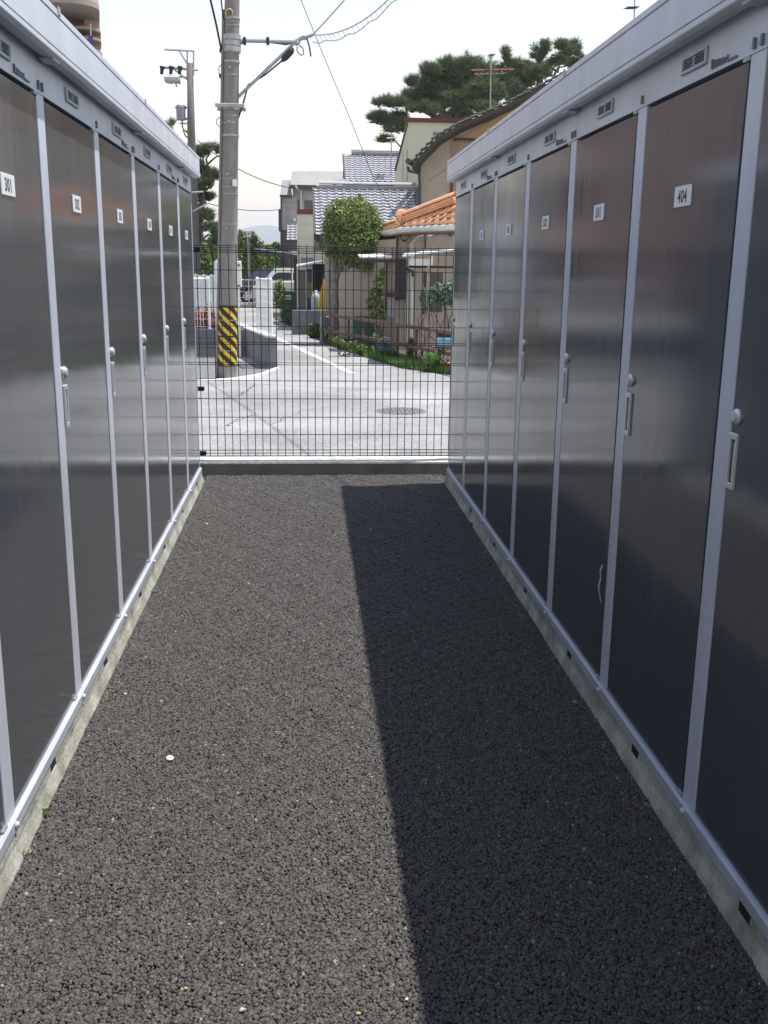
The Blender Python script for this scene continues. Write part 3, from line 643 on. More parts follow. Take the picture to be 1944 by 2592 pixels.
# hairline cracks in the road
def crack(pts, w, sd):
    rr = random.Random(sd); q = []
    for a, b in zip(pts[:-1], pts[1:]):
        a, b = G(*a), G(*b)
        for i in range(8): t = i/8; q.append(a.lerp(b, t)+Vector((rr.uniform(-.03, .03), rr.uniform(-.03, .03), 0)))
    mb = MB(); k = len(q); d = Vector((w*.5, w*.5, 0)); ws = [rr.uniform(.4, 1.3) for _ in q]
    mb.add([(p.x-d.x*s, p.y-d.y*s, .003) for p, s in zip(q, ws)]+[(p.x+d.x*s, p.y+d.y*s, .003) for p, s in zip(q, ws)], [(i, i+1, k+i+1, k+i) for i in range(k-1)])
    tag(mb.build('road_crack', mat('crack_tar', (.085, .083, .08), .9)), kind='structure')
crack([(505, 1008), (560, 1010), (600, 1003), (625, 988), (650, 972)], .022, 1); crack([(505, 1085), (575, 1078), (602, 1062), (640, 1050)], .016, 2); crack([(690, 1075), (760, 1040), (830, 1030)], .014, 3)
# ------------------------------------------------------------------ houses
M_otile = mat('orange_glazed_tile', (.74, .385, .205), .5, 0, .4, var=.14, vscale=6, obj_var=.12)
M_gtile = mat('silver_grey_tile', (.34, .34, .37), .6, 0, .5, var=.12, vscale=6, obj_var=.10)
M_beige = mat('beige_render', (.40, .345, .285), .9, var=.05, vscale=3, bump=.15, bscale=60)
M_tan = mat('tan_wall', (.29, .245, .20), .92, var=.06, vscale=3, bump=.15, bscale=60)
M_cream = mat('cream_siding', (.58, .56, .42), .8, var=.03, vscale=2)
M_purple = mat('purple_siding', (.135, .105, .125), .8, var=.05)
M_pink = mat('pinkish_grey_siding', (.40, .355, .37), .85, var=.04)
M_slate = mat('grey_slate', (.26, .245, .235), .8, var=.12, vscale=3, stretch=(1, 1, 6))
M_slate2 = mat('dark_slate', (.22, .225, .23), .8, var=.1, vscale=3, stretch=(1, 1, 6))
M_redcap = mat('dark_red_trim', (.12, .025, .028), .6)
M_darkwood = mat('dark_brown_wood', (.055, .035, .028), .7, var=.2, vscale=6)
M_gutter = mat('dark_green_gutter', (.05, .06, .05), .6)
M_wgutter = mat('pale_gutter', (.50, .51, .48), .5, var=.06)
M_glass = mat('window_glass', (.05, .06, .08), .12, 0, .6)
M_wood = mat('brown_fence_wood', (.105, .050, .034), .85, var=.28, vscale=7, col2=(.17, .10, .07), bump=.3, bscale=30)
M_orangew = mat('ochre_gable', (.44, .27, .15), .85, var=.08, vscale=2)
M_pale = mat('pale_sheet', (.66, .67, .64), .45, var=.05)
M_teal = mat('teal_sheet', (.015, .075, .055), .6, var=.15, vscale=4)

def tile_mesh(w, l, m, seg=7, th=.02):
    def pz(t): return -.022*math.sin(PI*t/.72) if t < .72 else .026*math.sin(PI*(t-.72)/.28)
    vs = []
    for y, z in ((l, -.012), (0, .030), (0, .030-th)):
        for i in range(seg+1): t = i/seg; vs.append((w*t*1.02, y, pz(t)*w/.27+z))
    n = seg+1; fs = [(n+i, n+i+1, i+1, i) for i in range(seg)] + [(2*n+i, 2*n+i+1, n+i+1, n+i) for i in range(seg)]
    me = bpy.data.meshes.new('roof_tile'); me.from_pydata(vs, [], fs); me.materials.append(m)
    me.polygons.foreach_set('use_smooth', [i < seg for i in range(2*seg)]); return me
def place(me, name, parent, o, eu, ev):
    eu, ev = Vector(eu).normalized(), Vector(ev); ev = (ev-eu*ev.dot(eu)).normalized(); n = eu.cross(ev)
    ob = link(name, me, parent); L = parent.location
    ob.matrix_local = Matrix(((eu.x, ev.x, n.x, o[0]-L.x), (eu.y, ev.y, n.y, o[1]-L.y), (eu.z, ev.z, n.z, o[2]-L.z), (0, 0, 0, 1)))
    return ob
def tile_field(parent, m, e0, e1, r0, r1, w, l, joined=False):
    """tiles over the quad eave e0-e1 / ridge r0-r1"""
    e0, e1, r0, r1 = map(Vector, (e0, e1, r0, r1))
    cols = max(1, round((e1-e0).length/w)); rows = max(1, round(((r0-e0).length+(r1-e1).length)/2/l))
    ww = (e1-e0).length/cols; me = tile_mesh(ww, l*1.12, m, 7 if not joined else 5)
    big = MB()
    eu = (e1-e0).normalized()
    for c in range(cols):
        for r in range(rows):
            a = (c)/cols; t = r/rows
            o = e0.lerp(e1, a).lerp(r0.lerp(r1, a), t); ev = r0.lerp(r1, a)-e0.lerp(e1, a); ev = (ev-eu*ev.dot(eu)).normalized(); n = eu.cross(ev)
            if joined: big.add([o+eu*v.co.x+ev*v.co.y+n*v.co.z for v in me.vertices], [tuple(p.vertices) for p in me.polygons])
            else: place(me, 'roof_tile', parent, o+n*random.uniform(-.003, .003), eu, ev)
    if joined:
        o = part('roof_tiles', big, m, parent); o['kind'] = 'stuff'
    part('roof_deck', MB().quadslab(e0-n*.035, e1-n*.035, r1-n*.035, r0-n*.035, -n*.06), M_darkwood, parent)
    return n
def ridge_tiles(parent, m, a, b, r=.09, step=.3, base=True):
    a, b = Vector(a), Vector(b); L = (b-a).length; d = (b-a)/L; k = max(1, round(L/step))
    me = MB(); seg = 8; side = d.cross(Vector((0, 0, 1))).normalized(); upn = side.cross(d)
    for j, (s_, rr_) in enumerate(((0, r*1.04), (L/k*1.03, r*.97))):
        for i in range(seg+1): q = PI*i/seg; me.v.append(tuple(d*s_+side*(rr_*math.cos(q))+upn*(rr_*math.sin(q))))
    for i in range(seg): me.f.append((i, i+1, seg+2+i, seg+1+i)); me.mi.append(0)
    me.f += [tuple(range(seg+1))[::-1]]; me.mi.append(0)
    sh = me.mesh('ridge_tile'); sh.materials.append(m)
    for i in range(k): o = link('ridge_tile', sh, parent); o.location = a+d*(L*i/k)-parent.location
    if base:
        for q, (hh, ww) in enumerate(((.03, 1.25), (.065, 1.12), (.10, 1.0))):
            bb = MB(); o1 = side*(r*ww); z0 = -upn*(hh+.001*q); bb.quadslab(a+o1+z0, b+o1+z0, b-o1+z0, a-o1+z0, -upn*.028); part('ridge_course', bb, m, parent)

# ---- orange roofed house on the right
random.seed(4)
oh = thing('tile_house', 'beige house with orange glazed tile roof beside the wooden fence', 'house', (3.4, 22, 0))
Yc = 20.0; zE = P(1010, 576, Yc).z
def onz(x, y): d = ray(x, y); k = (zE-HC)/d.z; return Vector((d.x*k, k, zE))
E0, E1, E2 = onz(941, 590), onz(1010, 576), onz(1104, 578)
E3 = Vector((E2.x+.30, E2.y-1.0, zE)); E4 = Vector((E3.x+3.0, E3.y-.1, zE))
def up_slope(x, y, e): d = ray(x, y); Y = (e.z-.5*e.y-HC)/(d.z-.5); return Vector((d.x*Y, Y, HC+d.z*Y))
R0, R1, R2, R3 = up_slope(948, 585, E0), up_slope(1018, 566, E1), up_slope(1104, 522, E2), up_slope(1152, 494, E3)
tile_field(oh, M_otile, E0, E1, R0, R1, .27, .235)
E3 = onz(1156, 567); R3 = up_slope(1156, 514, E3); E2 = E1.lerp(E3, .6); R2 = R1.lerp(R3, .6); E4 = E3+(E3-E1).normalized()*.6; R4 = R3+(R3-R1).normalized()*.9
tile_field(oh, M_otile, E1, E3, R1, R3, .26, .22)
tile_field(oh, M_otile, E3, E4, R3, R4, .26, .22)
up_ = Vector((0, 0, .06))
ridge_tiles(oh, M_otile, R0+up_, R1+up_, .065, .34); ridge_tiles(oh, M_otile, R1+up_*2.2, R3+up_*2.2, .085, .30)
for p, s_ in ((R0+up_*1.3, .09), (R1+up_*2.0, .15)):      # end ornaments
    MB_ = MB(); MB_.prism([(-s_, -s_*.9), (s_, -s_*.9), (s_*1.02, .2*s_), (s_*.7, .8*s_), (0, s_), (-s_*.7, .8*s_), (-s_*1.02, .2*s_)], 1, -.06, .06)
    o = MB_.build('ridge_end', M_otile, oh); o.location = p-oh.location; o.rotation_euler = (0, 0, .9)
gt = MB(); off = Vector((0, 0, -.05)); gt.tube([E0+off, E1+off, E2+off, E3+off, E4+off], .055, 8); part('gutter', gt, M_wgutter, oh)
in_ = Vector((.35, .55, 0))
sf = MB()
for a, b in ((E0, E1), (E1, E2), (E2, E3), (E3, E4)): sf.quadslab(a+Vector((0, 0, -.10)), b+Vector((0, 0, -.10)), b+in_+Vector((0, 0, -.10)), a+in_+Vector((0, 0, -.10)), (0, 0, -.03))
part('soffit', sf, mat('soffit_board', (.20, .12, .085), .8, var=.15), oh)
fx = P(1004, 650, Yc+.5).x; Yw = Yc+.55
part('front_wall', MB().box(fx, 7.5, Yw, Yw+.2, 0, zE-.135), M_beige, oh)
sideB = Vector((fx, Yw+.01, 0)); sideA = Vector((P(852, 700, 24.2).x, 24.2, 0))
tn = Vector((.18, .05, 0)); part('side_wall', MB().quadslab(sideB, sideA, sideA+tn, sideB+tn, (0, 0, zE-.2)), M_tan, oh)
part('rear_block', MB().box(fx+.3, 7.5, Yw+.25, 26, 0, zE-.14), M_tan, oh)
part('corner_board', pbox(1002, 592, 1007, 760, Yw-.03, .028), M_darkwood, oh)
part('shutter_box', pbox(1001, 655, 1027, 757, Yw-.16, .155, bev=.01), mat('dark_purple_panel', (.028, .022, .030), .55), oh)
part('wall_post', pbox(976, 656, 980, 800, Yw-.2, .08), M_darkwood, oh)
part('wall_panel', pbox(980, 660, 1000, 745, Yw-.15, .05), M_tan, oh)
part('sill_beam', pbox(975, 740, 1010, 752, Yw-.24, .08), M_darkwood, oh)
part('awning', MB().quadslab(P(912, 654, 20.2), P(992, 652, 20.0), P(985, 645, 20.7), P(905, 646, 20.9), (0, 0, .03)), M_pale, oh)
part('awning_beam', pbox(905, 656, 1000, 664, 20.05, .08), M_darkwood, oh)
part('downpipe', MB().tube([P(1058, 588, Yw-.1), P(1057, 597, Yw-.1), P(1041, 617, Yw-.06), P(1041, 740, Yw-.06), P(1041, 862, Yw-.06)], .038, 10), M_wgutter, oh)
part('rain_hopper', pbox(1051, 577, 1066, 589, Yw-.2, .14, bev=.02), M_wgutter, oh)
part('downpipe', MB().tube([P(1031, 640, Yw-.07), P(1031, 680, Yw-.07), P(1029, 865, Yw-.07)], .03, 8), M_wgutter, oh)
part('wall_pipe', MB().tube([P(1070, 590, Yw-.04), P(1077, 600, Yw-.04), P(1076, 630, Yw-.04)], .016, 6), M_cable, oh)
part('brown_pipe', MB().tube([P(1028, 678, Yw-.12), P(1046, 686, Yw-.12), P(1046, 700, Yw-.12)], .03, 8), M_darkwood, oh)
cl = MB(); c = P(1024, 598, Yw-.25)
for k in range(4): cl.tube([(c.x+(.07+.012*k)*math.cos(a), c.y+.01*k, c.z+(.10+.012*k)*math.sin(a)+.02*k) for a in np.linspace(.3*k, .3*k+5.6, 14)], .007, 5)
part('cable_coil', cl, M_cable, oh)
part('window', pbox(1076, 690, 1120, 790, Yw-.01, .008), M_glass, oh)
part('window_frame', pbox(1072, 686, 1075.5, 795, Yw-.03, .025), M_darkwood, oh)
part('meter_box', pbox(980, 760, 997, 803, Yw-.35, .15, bev=.01), mat('bluish_grey_plastic', (.22, .25, .30), .5), oh)

# ---- porch at the right with post
Yp = 17.4
po = thing('porch_roof', 'pale lean-to porch roof on a peeling white post in front of the beige house', 'porch', (P(1086, 880, Yp).x, Yp, 0))
part('roof_sheet', MB().quadslab(P(1019, 651, Yp), P(1062, 645, Yp-.05), P(1064, 640, Yp+1.2), P(1022, 645, Yp+1.3), (0, 0, .025)), M_pale, po)
part('roof_sheet', MB().quadslab(P(1062.5, 645, Yp-.05), P(1165, 634, Yp-.2), P(1165, 632, Yp+1.1), P(1064.5, 640, Yp+1.2), (0, 0, .025)), M_pale, po)
part('fascia_board', pbox(1036, 655, 1093, 672, Yp+.05, .03), M_pale, po)
part('bracket', pbox(1091, 648, 1096, 671, Yp+.02, .03), M_white, po)
part('beam', pbox(1036, 673, 1165, 679, Yp+.3, .08), M_darkwood, po)
pp = MB(); a = P(1085.5, 672, Yp+.06); 
part('post', pp.box(a.x-.026, a.x+.026, Yp+.04, Yp+.095, 0, a.z), mat('peeling_paint', (.30, .17, .10), .85, col2=(.66, .62, .54), vscale=9, detail=6, stretch=(1, 1, .35)), po)

# ---- grey tiled house behind
gh = thing('grey_tile_house', 'house with silver grey wave tile roof behind the round tree', 'house', (2.0, 30, 0))
e0, e1, r0, r1 = P(800, 594, 28), P(1101, 598, 28), P(795, 476, 31), P(1088, 474, 31)
e1.z = e0.z; r1.z = r0.z
n_ = tile_field(gh, M_gtile, e0, e1, r0, r1, .222, .222)
ridge_tiles(gh, M_gtile, r0+Vector((.15, 0, .12)), r1+Vector((0, 0, .12)), .085, .26)
part('ridge_end', MB().prism([(-.10, -.14), (.10, -.14), (.12, .06), (0, .17), (-.12, .06)], 1, 0, .1), M_gtile, gh).location = r0+Vector((.12, -.05, .1))-gh.location
part('verge_board', MB().quadslab(e0+Vector((-.06, 0, -.14)), r0+Vector((-.06, 0, -.14)), r0+Vector((-.06, 0, .03)), e0+Vector((-.06, 0, .03)), (.05, 0, 0)), M_darkwood, gh)
part('verge_board', MB().quadslab(e1+Vector((.02, 0, -.12)), r1+Vector((.02, 0, -.12)), r1+Vector((.02, 0, .1)), e1+Vector((.02, 0, .1)), (.07, 0, 0)), M_slate2, gh)
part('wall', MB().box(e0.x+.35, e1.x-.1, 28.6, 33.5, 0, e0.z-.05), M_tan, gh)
part('eave_board', MB().box(e0.x, e1.x, 28.02, 28.1, e0.z-.19, e0.z-.06), M_darkwood, gh)
part('gable_wall', MB().add([(e0.x+.3, 28.6, e0.z-.05), (e0.x+.3, 31, r0.z-.2), (e0.x+.3, 33.5, e0.z-.05), (e0.x+.4, 28.6, e0.z-.05), (e0.x+.4, 31, r0.z-.2), (e0.x+.4, 33.5, e0.z-.05)], [(0, 1, 2), (5, 4, 3), (0, 3, 4, 1), (1, 4, 5, 2), (0, 2, 5, 3)]), M_tan, gh)
part('rear_slope', MB().quadslab(r0, r1, r1+Vector((0, 3, -1.7)), r0+Vector((0, 3, -1.7)), (0, 0, -.08)), M_gtile, gh)
part('eave_bracket', pbox(808, 597, 822, 628, 27.9, .3), M_darkwood, gh)

# ---- taller grey tiled roof farther back
th = thing('grey_tile_house', 'taller house whose steep grey tile roof rises behind the others', 'house', (3.5, 40, 0))
e0, e1, r0, r1 = P(876, 458, 38.5), P(1020, 459, 38.5), P(870, 391, 41), P(1020, 391, 41); e1.z = e0.z; r1.z = r0.z
tile_field(th, M_gtile, e0, e1, r0, r1, .215, .235, joined=True)
ridge_tiles(th, M_gtile, r0+Vector((.3, 0, .13)), r1+Vector((0, 0, .13)), .09, .3)
part('wall', MB().box(e0.x+.4, e1.x, 39, 44, 0, e0.z-.05), M_tan, th)
part('eave_board', MB().box(e0.x-.05, e1.x, 38.52, 38.6, e0.z-.22, e0.z-.06), M_redcap, th)
part('verge_board', MB().quadslab(e0+Vector((-.05, 0, -.2)), r0+Vector((-.05, 0, -.2)), r0+Vector((-.05, 0, .03)), e0+Vector((-.05, 0, .03)), (.05, 0, 0)), M_darkwood, th)
part('rear_slope', MB().quadslab(r0, r1, r1+Vector((0, 3, -2.2)), r0+Vector((0, 3, -2.2)), (0, 0, -.08)), M_gtile, th)
part('lean_to', MB().quadslab(P(842, 470, 38.2), P(880, 461, 38.2), P(880, 452, 39), P(842, 462, 39), (0, 0, .06)), M_slate2, th)

# ---- cream block with dark red parapet
ch = thing('cream_house', 'plain cream walled house with dark red flat parapet', 'house', (6, 37, 0))
Yk = 36.0
A_, B_ = P(1003, 462, Yk), P(1031, 308, Yk)
wl_ = MB(); x0, x1 = P(1028, 380, Yk).x, P(1400, 380, Yk).x; zt = P(1100, 310, Yk).z
wl_.box(x0, x1, Yk, Yk+7, 0, zt); wl_.v = [(x+.3*(y-Yk), y, z) for x, y, z in wl_.v]; part('wall', wl_, M_cream, ch)
part('lower_wall', MB().add([(P(1000, 440, Yk).x, Yk-.01, 0), (x0, Yk-.01, 0), (x0, Yk-.01, zt-.02), (P(1000, 440, Yk).x, Yk-.01, P(1000, 430, Yk).z), (P(1000, 440, Yk).x, Yk+.2, 0), (x0, Yk+.2, 0), (x0, Yk+.2, zt-.02), (P(1000, 440, Yk).x, Yk+.2, P(1000, 430, Yk).z)], [(0, 1, 2, 3), (7, 6, 5, 4), (0, 3, 7, 4), (3, 2, 6, 7)]), M_cream, ch)
pp_ = MB().box(x0-.08, x1, Yk-.08, Yk+7, zt+.002, zt+.13); pp_.v = [(x+.3*(y-Yk), y, z) for x, y, z in pp_.v]; part('parapet', pp_, M_redcap, ch)
a, b = P(1031, 311, Yk-.02), P(1000, 432, Yk-.02); part('edge_trim', MB().tube([a, b], .035, 6), M_darkwood, ch)
part('wall_vent', pbox(1097, 335, 1122, 341, Yk-.06, .06), mat('olive_hood', (.20, .18, .09), .6), ch)
for x in (1020, 1031): part('seam', MB().tube([P(x, 380, Yk-.012), P(x, 460, Yk-.012)], .010, 5), M_slate2, ch)

# ---- large beige gable house
bh = thing('gable_house', 'large beige house with a sagging tiled gable edge above the shed roof', 'house', (6.5, 32, 0))
Yg = 30.0
vx = [(1024, 416), (1036, 424), (1060, 396), (1100, 355), (1150, 326), (1200, 304), (1262, 278), (1330, 244), (1420, 196)]
xl = P(1065, 420, Yg).x; zlo = P(1050, 415, Yg).z
gb = [(xl, 0), (P(1420, 400, Yg).x, 0)] + [(P(x, y+14, Yg).x, P(x, y+14, Yg).z) for x, y in vx[:2:-1]] + [(xl, P(1065, 408, Yg).z)]
gw = MB().prism(gb, 1, Yg, Yg+8); gw.v = [(x+.3*(y-Yg), y, z) for x, y, z in gw.v]; part('gable_wall', gw, M_beige, bh)
part('gable_panel', MB().prism([(P(1152, 357, Yg).x, P(1152, 357, Yg).z), (P(1420, 357, Yg).x, P(1420, 357, Yg).z), (P(1420, 214, Yg).x, P(1420, 214, Yg).z), (P(1262, 296, Yg).x, P(1262, 296, Yg).z)], 1, Yg-.05, Yg-.004), M_orangew, bh)
part('belt_board', pbox(1150, 352, 1420, 357, Yg-.10, .09), M_darkwood, bh)
for k in range(16): part('siding_board', pbox(1139+k*6.6, 358, 1145+k*6.6, 640, Yg-.03, .026), mat('pink_beige_board', (.36, .255, .20), .85, var=.08), bh)
roofp = [(P(x, y, Yg).x, P(x, y, Yg).z) for x, y in vx[1:]]
for k in range(len(roofp)-1):
    (ax, az), (bx_, bz) = roofp[k], roofp[k+1]
    part('verge_board', MB().quadslab((ax, Yg-.75, az), (bx_, Yg-.75, bz), (bx_, Yg-.75, bz-.11), (ax, Yg-.75, az-.11), (0, .05, 0)), M_darkwood, bh)
    part('roof_slab', MB().quadslab((ax, Yg-.69, az-.02), (bx_, Yg-.69, bz-.02), (bx_+2.6, Yg+8, bz-.02), (ax+2.6, Yg+8, az-.02), (0, 0, -.09)), M_gutter, bh)
    L = math.hypot(bx_-ax, bz-az); c = max(2, round(L/.22)); 
    for j in range(c):
        t = (j+.5)/c; x_, z_ = ax+(bx_-ax)*t, az+(bz-az)*t
        part('verge_tile', MB().tube([(x_-.1, Yg-.66, z_+.02), (x_+.1, Yg-.66, z_+.045+.1*(bz-az)/L)], .04, 8), M_gutter, bh)
part('eave_gutter', MB().tube([(P(1026, 415, Yg).x, Yg-.8, P(1026, 415, Yg).z), (P(1026, 415, Yg).x+2, Yg+6, P(1026, 415, Yg).z)], .08, 8), M_gutter, bh)
part('downpipe', MB().tube([P(1033, 424, Yg-.5), P(1035, 432, Yg-.4), P(1061, 439, Yg-.1), P(1062, 470, Yg-.1), P(1062, 640, Yg-.1)], .045, 8), M_gutter, bh)
part('crack_line', MB().tube([P(1083, 458, Yg-.004), P(1130, 428, Yg-.004)], .008, 4), M_tan, bh)
part('window_trim', pbox(1138, 462, 1144, 640, Yg-.06, .03), M_redcap, bh)

# ---- television aerials
def aerial(label, x, y0, y1, Y, bars, m1, m2, col_top=True):
    b = P(x, y1, Y); a = thing('tv_aerial', label, 'aerial', (b.x, Y, b.z))
    part('mast', MB().tube([b, P(x+2, y0, Y)], .022, 6), M_galv, a)
    for (ya, xa_, xb_, r, mm) in bars:
        part('boom', MB().tube([P(xa_, ya, Y), P(xb_, ya-2, Y)], r, 6), mm, a)
        for k in range(7):
            xx = xa_+(xb_-xa_)*k/6; part('element', MB().tube([P(xx, ya, Y)+Vector((0, -.25, 0)), P(xx, ya, Y)+Vector((0, .25, .05))], .012, 5), mm, a)
    for dx in (-12, 12, 3): part('leg', MB().tube([P(x, y1-10, Y), P(x+dx, y1+6, Y+.3)], .016, 5), M_galv, a)
    return a
M_rust = mat('rusty_red', (.30, .10, .06), .7)
aerial('tall television aerial with rusty red boom on the gable roof', 1241, 136, 283, 31.5, [(178, 1195, 1300, .025, M_rust), (188, 1205, 1278, .02, M_galv), (141, 1238, 1250, .04, M_galv)], None, None)
aerial('small white television aerial beside the cream wall', 989, 340, 452, 39, [(350, 980, 1001, .02, M_white), (362, 982, 999, .02, M_white)], None, None)
aerial('thin television aerial rising beyond the shed roof, near the top edge', 1605, -20, 60, 30, [(22, 1585, 1612, .02, M_cable)], None, None)

# ---- purple grey house at the left of the road
ph = thing('slate_roof_house', 'pink and purple clad house with grey slate roofs beyond the white car', 'house', (-1.0, 53, 0))
Yh = 52.0
part('upper_wall', pbox(711, 497, 752, 582, Yh, 6), M_pink, ph)
part('lower_wall', MB().box(P(711, 620, Yh).x+.004, P(752, 620, Yh).x, Yh+.03, Yh+6, 0, P(730, 582, Yh).z-.003), M_purple, ph)
part('main_wall', pbox(742, 474, 870, 640, Yh+.6, 6), mat('lilac_white_wall', (.55, .55, .62), .85), ph)
part('return_wall', pbox(741, 476, 765, 505, Yh+.2, .35), M_pink, ph)
part('main_roof', MB().quadslab(P(734, 469, Yh-.2), P(880, 471, Yh-.2), P(880, 434, Yh+2.5), P(739, 433, Yh+2.5), (0, 0, -.1)), M_slate, ph)
part('roof_rear', MB().quadslab(P(739, 433, Yh+2.5), P(880, 434, Yh+2.5), P(880, 434, Yh+2.5)+Vector((0, 3, -1.6)), P(739, 433, Yh+2.5)+Vector((0, 3, -1.6)), (0, 0, -.1)), M_slate, ph)
part('main_gutter', pbox(735, 468, 800, 478, Yh-.3, .1), M_gutter, ph)
part('wing_roof', MB().quadslab(P(709, 494, Yh-.3), P(740, 498, Yh-.3), P(734, 455, Yh+1.6), P(714, 456, Yh+1.6), (0, 0, -.08)), M_slate2, ph)
part('wing_gutter', pbox(708, 493, 740, 499, Yh-.4, .1), M_gutter, ph)
part('shutter', pbox(705, 529, 711, 584, Yh-.1, 1.5), M_gutter, ph)
part('downpipe', MB().tube([P(748, 470, Yh-.35), P(752, 478, Yh-.3), P(762, 483, Yh-.1), P(762, 530, Yh-.1)], .05, 8), M_wgutter, ph)
part('downpipe', MB().tube([P(711.5, 500, Yh-.06), P(711.5, 680, Yh-.06)], .04, 6), M_gutter, ph)
part('window', pbox(771, 507, 792, 531, Yh+.56, .03), M_glass, ph)
part('window', pbox(753, 505, 759, 530, Yh+.3, .03), M_glass, ph)
part('vent_pipe', MB().tube([P(728, 560, Yh-.05), P(728, 524, Yh-.05), P(730, 522, Yh-.05)], .03, 6), M_pink, ph)
for y in (512, 526): part('siding_joint', pbox(711, y, 752, y+.6, Yh-.006, .005), M_purple, ph)
e0, e1, r0, r1 = P(726, 608, Yh-1.6), P(752, 608, Yh-1.6), P(728, 562, Yh-.2), P(752, 562, Yh-.2)
tile_field(ph, M_gtile, e0, e1, r0, r1, .235, .25)
part('porch_gutter', pbox(728, 607, 751, 613, Yh-1.7, .1), M_gutter, ph)
part('porch_ridge', pbox(741, 552, 749, 561, Yh-.3, .3, bev=.05), M_white, ph)
part('porch_wall', pbox(729, 612, 752, 690, Yh-1.2, .9), M_purple, ph)
part('white_sill', pbox(733, 634, 751, 647, Yh-1.9, .4), M_white, ph)
# dark carport roof to its left
cpz = thing('carport', 'dark flat carport roof above the parked cars', 'carport', (P(690, 650, 43).x, 43.5, 0))
part('roof', MB().quadslab(P(644, 640, 43), P(752, 656, 42.5), P(752, 650, 46), P(644, 636, 46.5), (0, 0, .16)), M_gutter, cpz)
part('post', MB().tube([P(752, 655, 43), Vector((P(752, 655, 43).x, 43, 0))], .06, 8), M_gutter, cpz)

# ---- narrow cream house at the left of the grey tiles
nh = thing('cream_house', 'narrow cream walled house with dark red cap left of the grey tile roof', 'house', (-.1, 36, 0))
Yn = 35.0
part('wall', MB().box(P(752.5, 600, Yn).x, P(792, 600, Yn).x, Yn, Yn+4, 0, P(770, 542, Yn).z), M_cream, nh)
part('side_wing', MB().box(P(792, 630, Yn).x+.004, P(840, 630, Yn).x, Yn+.02, Yn+4, 0, P(800, 614, Yn).z), M_cream, nh)
part('cap', pbox(751.5, 530, 793, 541.5, Yn-.06, 4.1), M_redcap, nh)
part('window', pbox(762, 652, 792, 676, Yn-.03, .028), mat('grey_blind', (.20, .20, .25), .5), nh)
part('corner_pillar', pbox(744, 650, 752, 790, Yn-2.5, .3), M_darkwood, nh)
for y in (567, 604): part('siding_joint', pbox(752.5, y, 792, y+.5, Yn-.006, .005), M_tan, nh)
# lean-to store in front of it
ls = thing('lean_to_store', 'small grey lean-to store with sloping sheet roof beside the gas bottles', 'shed', (P(790, 780, 27).x, 27.5, 0))
Yl = 27.0
part('roof', MB().quadslab(P(750, 678, Yl), P(815, 664, Yl), P(822, 660, Yl+1.6), P(752, 672, Yl+1.6), (0, 0, .04)), mat('pale_green_sheet', (.35, .39, .37), .5), ls)
part('panel', pbox(755, 683, 774, 790, Yl+.1, .05), mat('brown_grey_panel', (.13, .11, .10), .7), ls)
part('post', pbox(751, 676, 755, 800, Yl+.02, .06), M_galv, ls); part('post', pbox(774, 676, 777, 800, Yl+.02, .06), M_galv, ls)
part('back_panel', pbox(778, 680, 790, 714, Yl+1.2, .05), mat('blue_grey_panel', (.10, .11, .14), .6), ls)
part('inner_panel', pbox(778, 714, 790, 790, Yl+1.25, .05), mat('olive_panel', (.25, .25, .10), .8), ls)
part('dark_curtain', pbox(791, 668, 822, 738, Yl+1.0, .2), mat('black_cloth', (.012, .011, .015), .9), ls)
part('base_sheet', pbox(756, 752, 822, 790, Yl+.9, .06), M_teal, ls)

# ---- apartment tower at the upper left
ap = thing('apartment_tower', 'brown apartment tower with rounded balconies above the sunlit shed roof', 'building', (P(150, 100, 44).x, 46, 0))
M_brick = mat('pink_brown_tile', (.52, .35, .30), .8, var=.06, vscale=1.5)
M_soff = mat('balcony_concrete', (.30, .26, .235), .9, var=.06, vscale=1)
Ya = 42.0; xr = P(290, 60, Ya+3).x
def round_slab(z0, z1, x0, x1, y0, y1, rad, m, name, inner=0):
    pr = [(x0, y0), (x1-rad, y0)] + [(x1-rad+rad*math.sin(a), y0+rad-rad*math.cos(a)) for a in np.linspace(.15, PI/2, 9)] + [(x1, y1), (x0, y1)]
    if inner:                                    # a parapet: only the curved outer wall
        q = [(x1-inner, y1), (x1-inner, y0+rad)] + [(x1-rad+(rad-inner)*math.sin(a), y0+rad-(rad-inner)*math.cos(a)) for a in np.linspace(PI/2, .15, 9)] + [(x1-rad, y0+inner), (x0, y0+inner)]
        pr = pr[:-2] + [(x1, y1)] + q
    part(name, MB().prism(pr, 2, z0, z1), m, ap)
zc_ = P(275, 119, Ya).z-1.28; fh = 3.0; xc = P(168, 60, Ya+2.2).x
part('core', MB().box(xc-9, xc, Ya+1.4, Ya+12, 0, zc_+4*fh), M_brick, ap)
part('back_wall', MB().box(xc+.01, xr-.02, Ya+4.6, Ya+12, 0, zc_+4*fh), M_soff, ap)
for k in range(-4, 3):
    z = zc_+fh*k
    round_slab(z-.2, z, xc-.4, xr, Ya, Ya+4.5, 1.3, M_soff, 'balcony_slab')
    round_slab(z+.003, z+1.15, xc-.4, xr-.02, Ya+.02, Ya+4.5, 1.28, M_brick, 'balcony_parapet', .12)
    round_slab(z+1.153, z+1.28, xc-.4, xr+.03, Ya-.03, Ya+4.5, 1.32, M_soff, 'parapet_cap', .2)
part('end_pier', MB().box(xr-.62, xr-.03, Ya+2.6, Ya+3.4, 0, zc_+4*fh), M_brick, ap)
for y in (74, 98):
    z = P(280, y, Ya+2).z; round_slab(z-.1, z, xr-1.0, xr+.02, Ya+1.6, Ya+3.6, .8, M_soff, 'ledge')
part('laundry', pbox(232, 90, 242, 112, Ya+.6, .15), mat('blue_cloth', (.05, .07, .22), .9), ap)
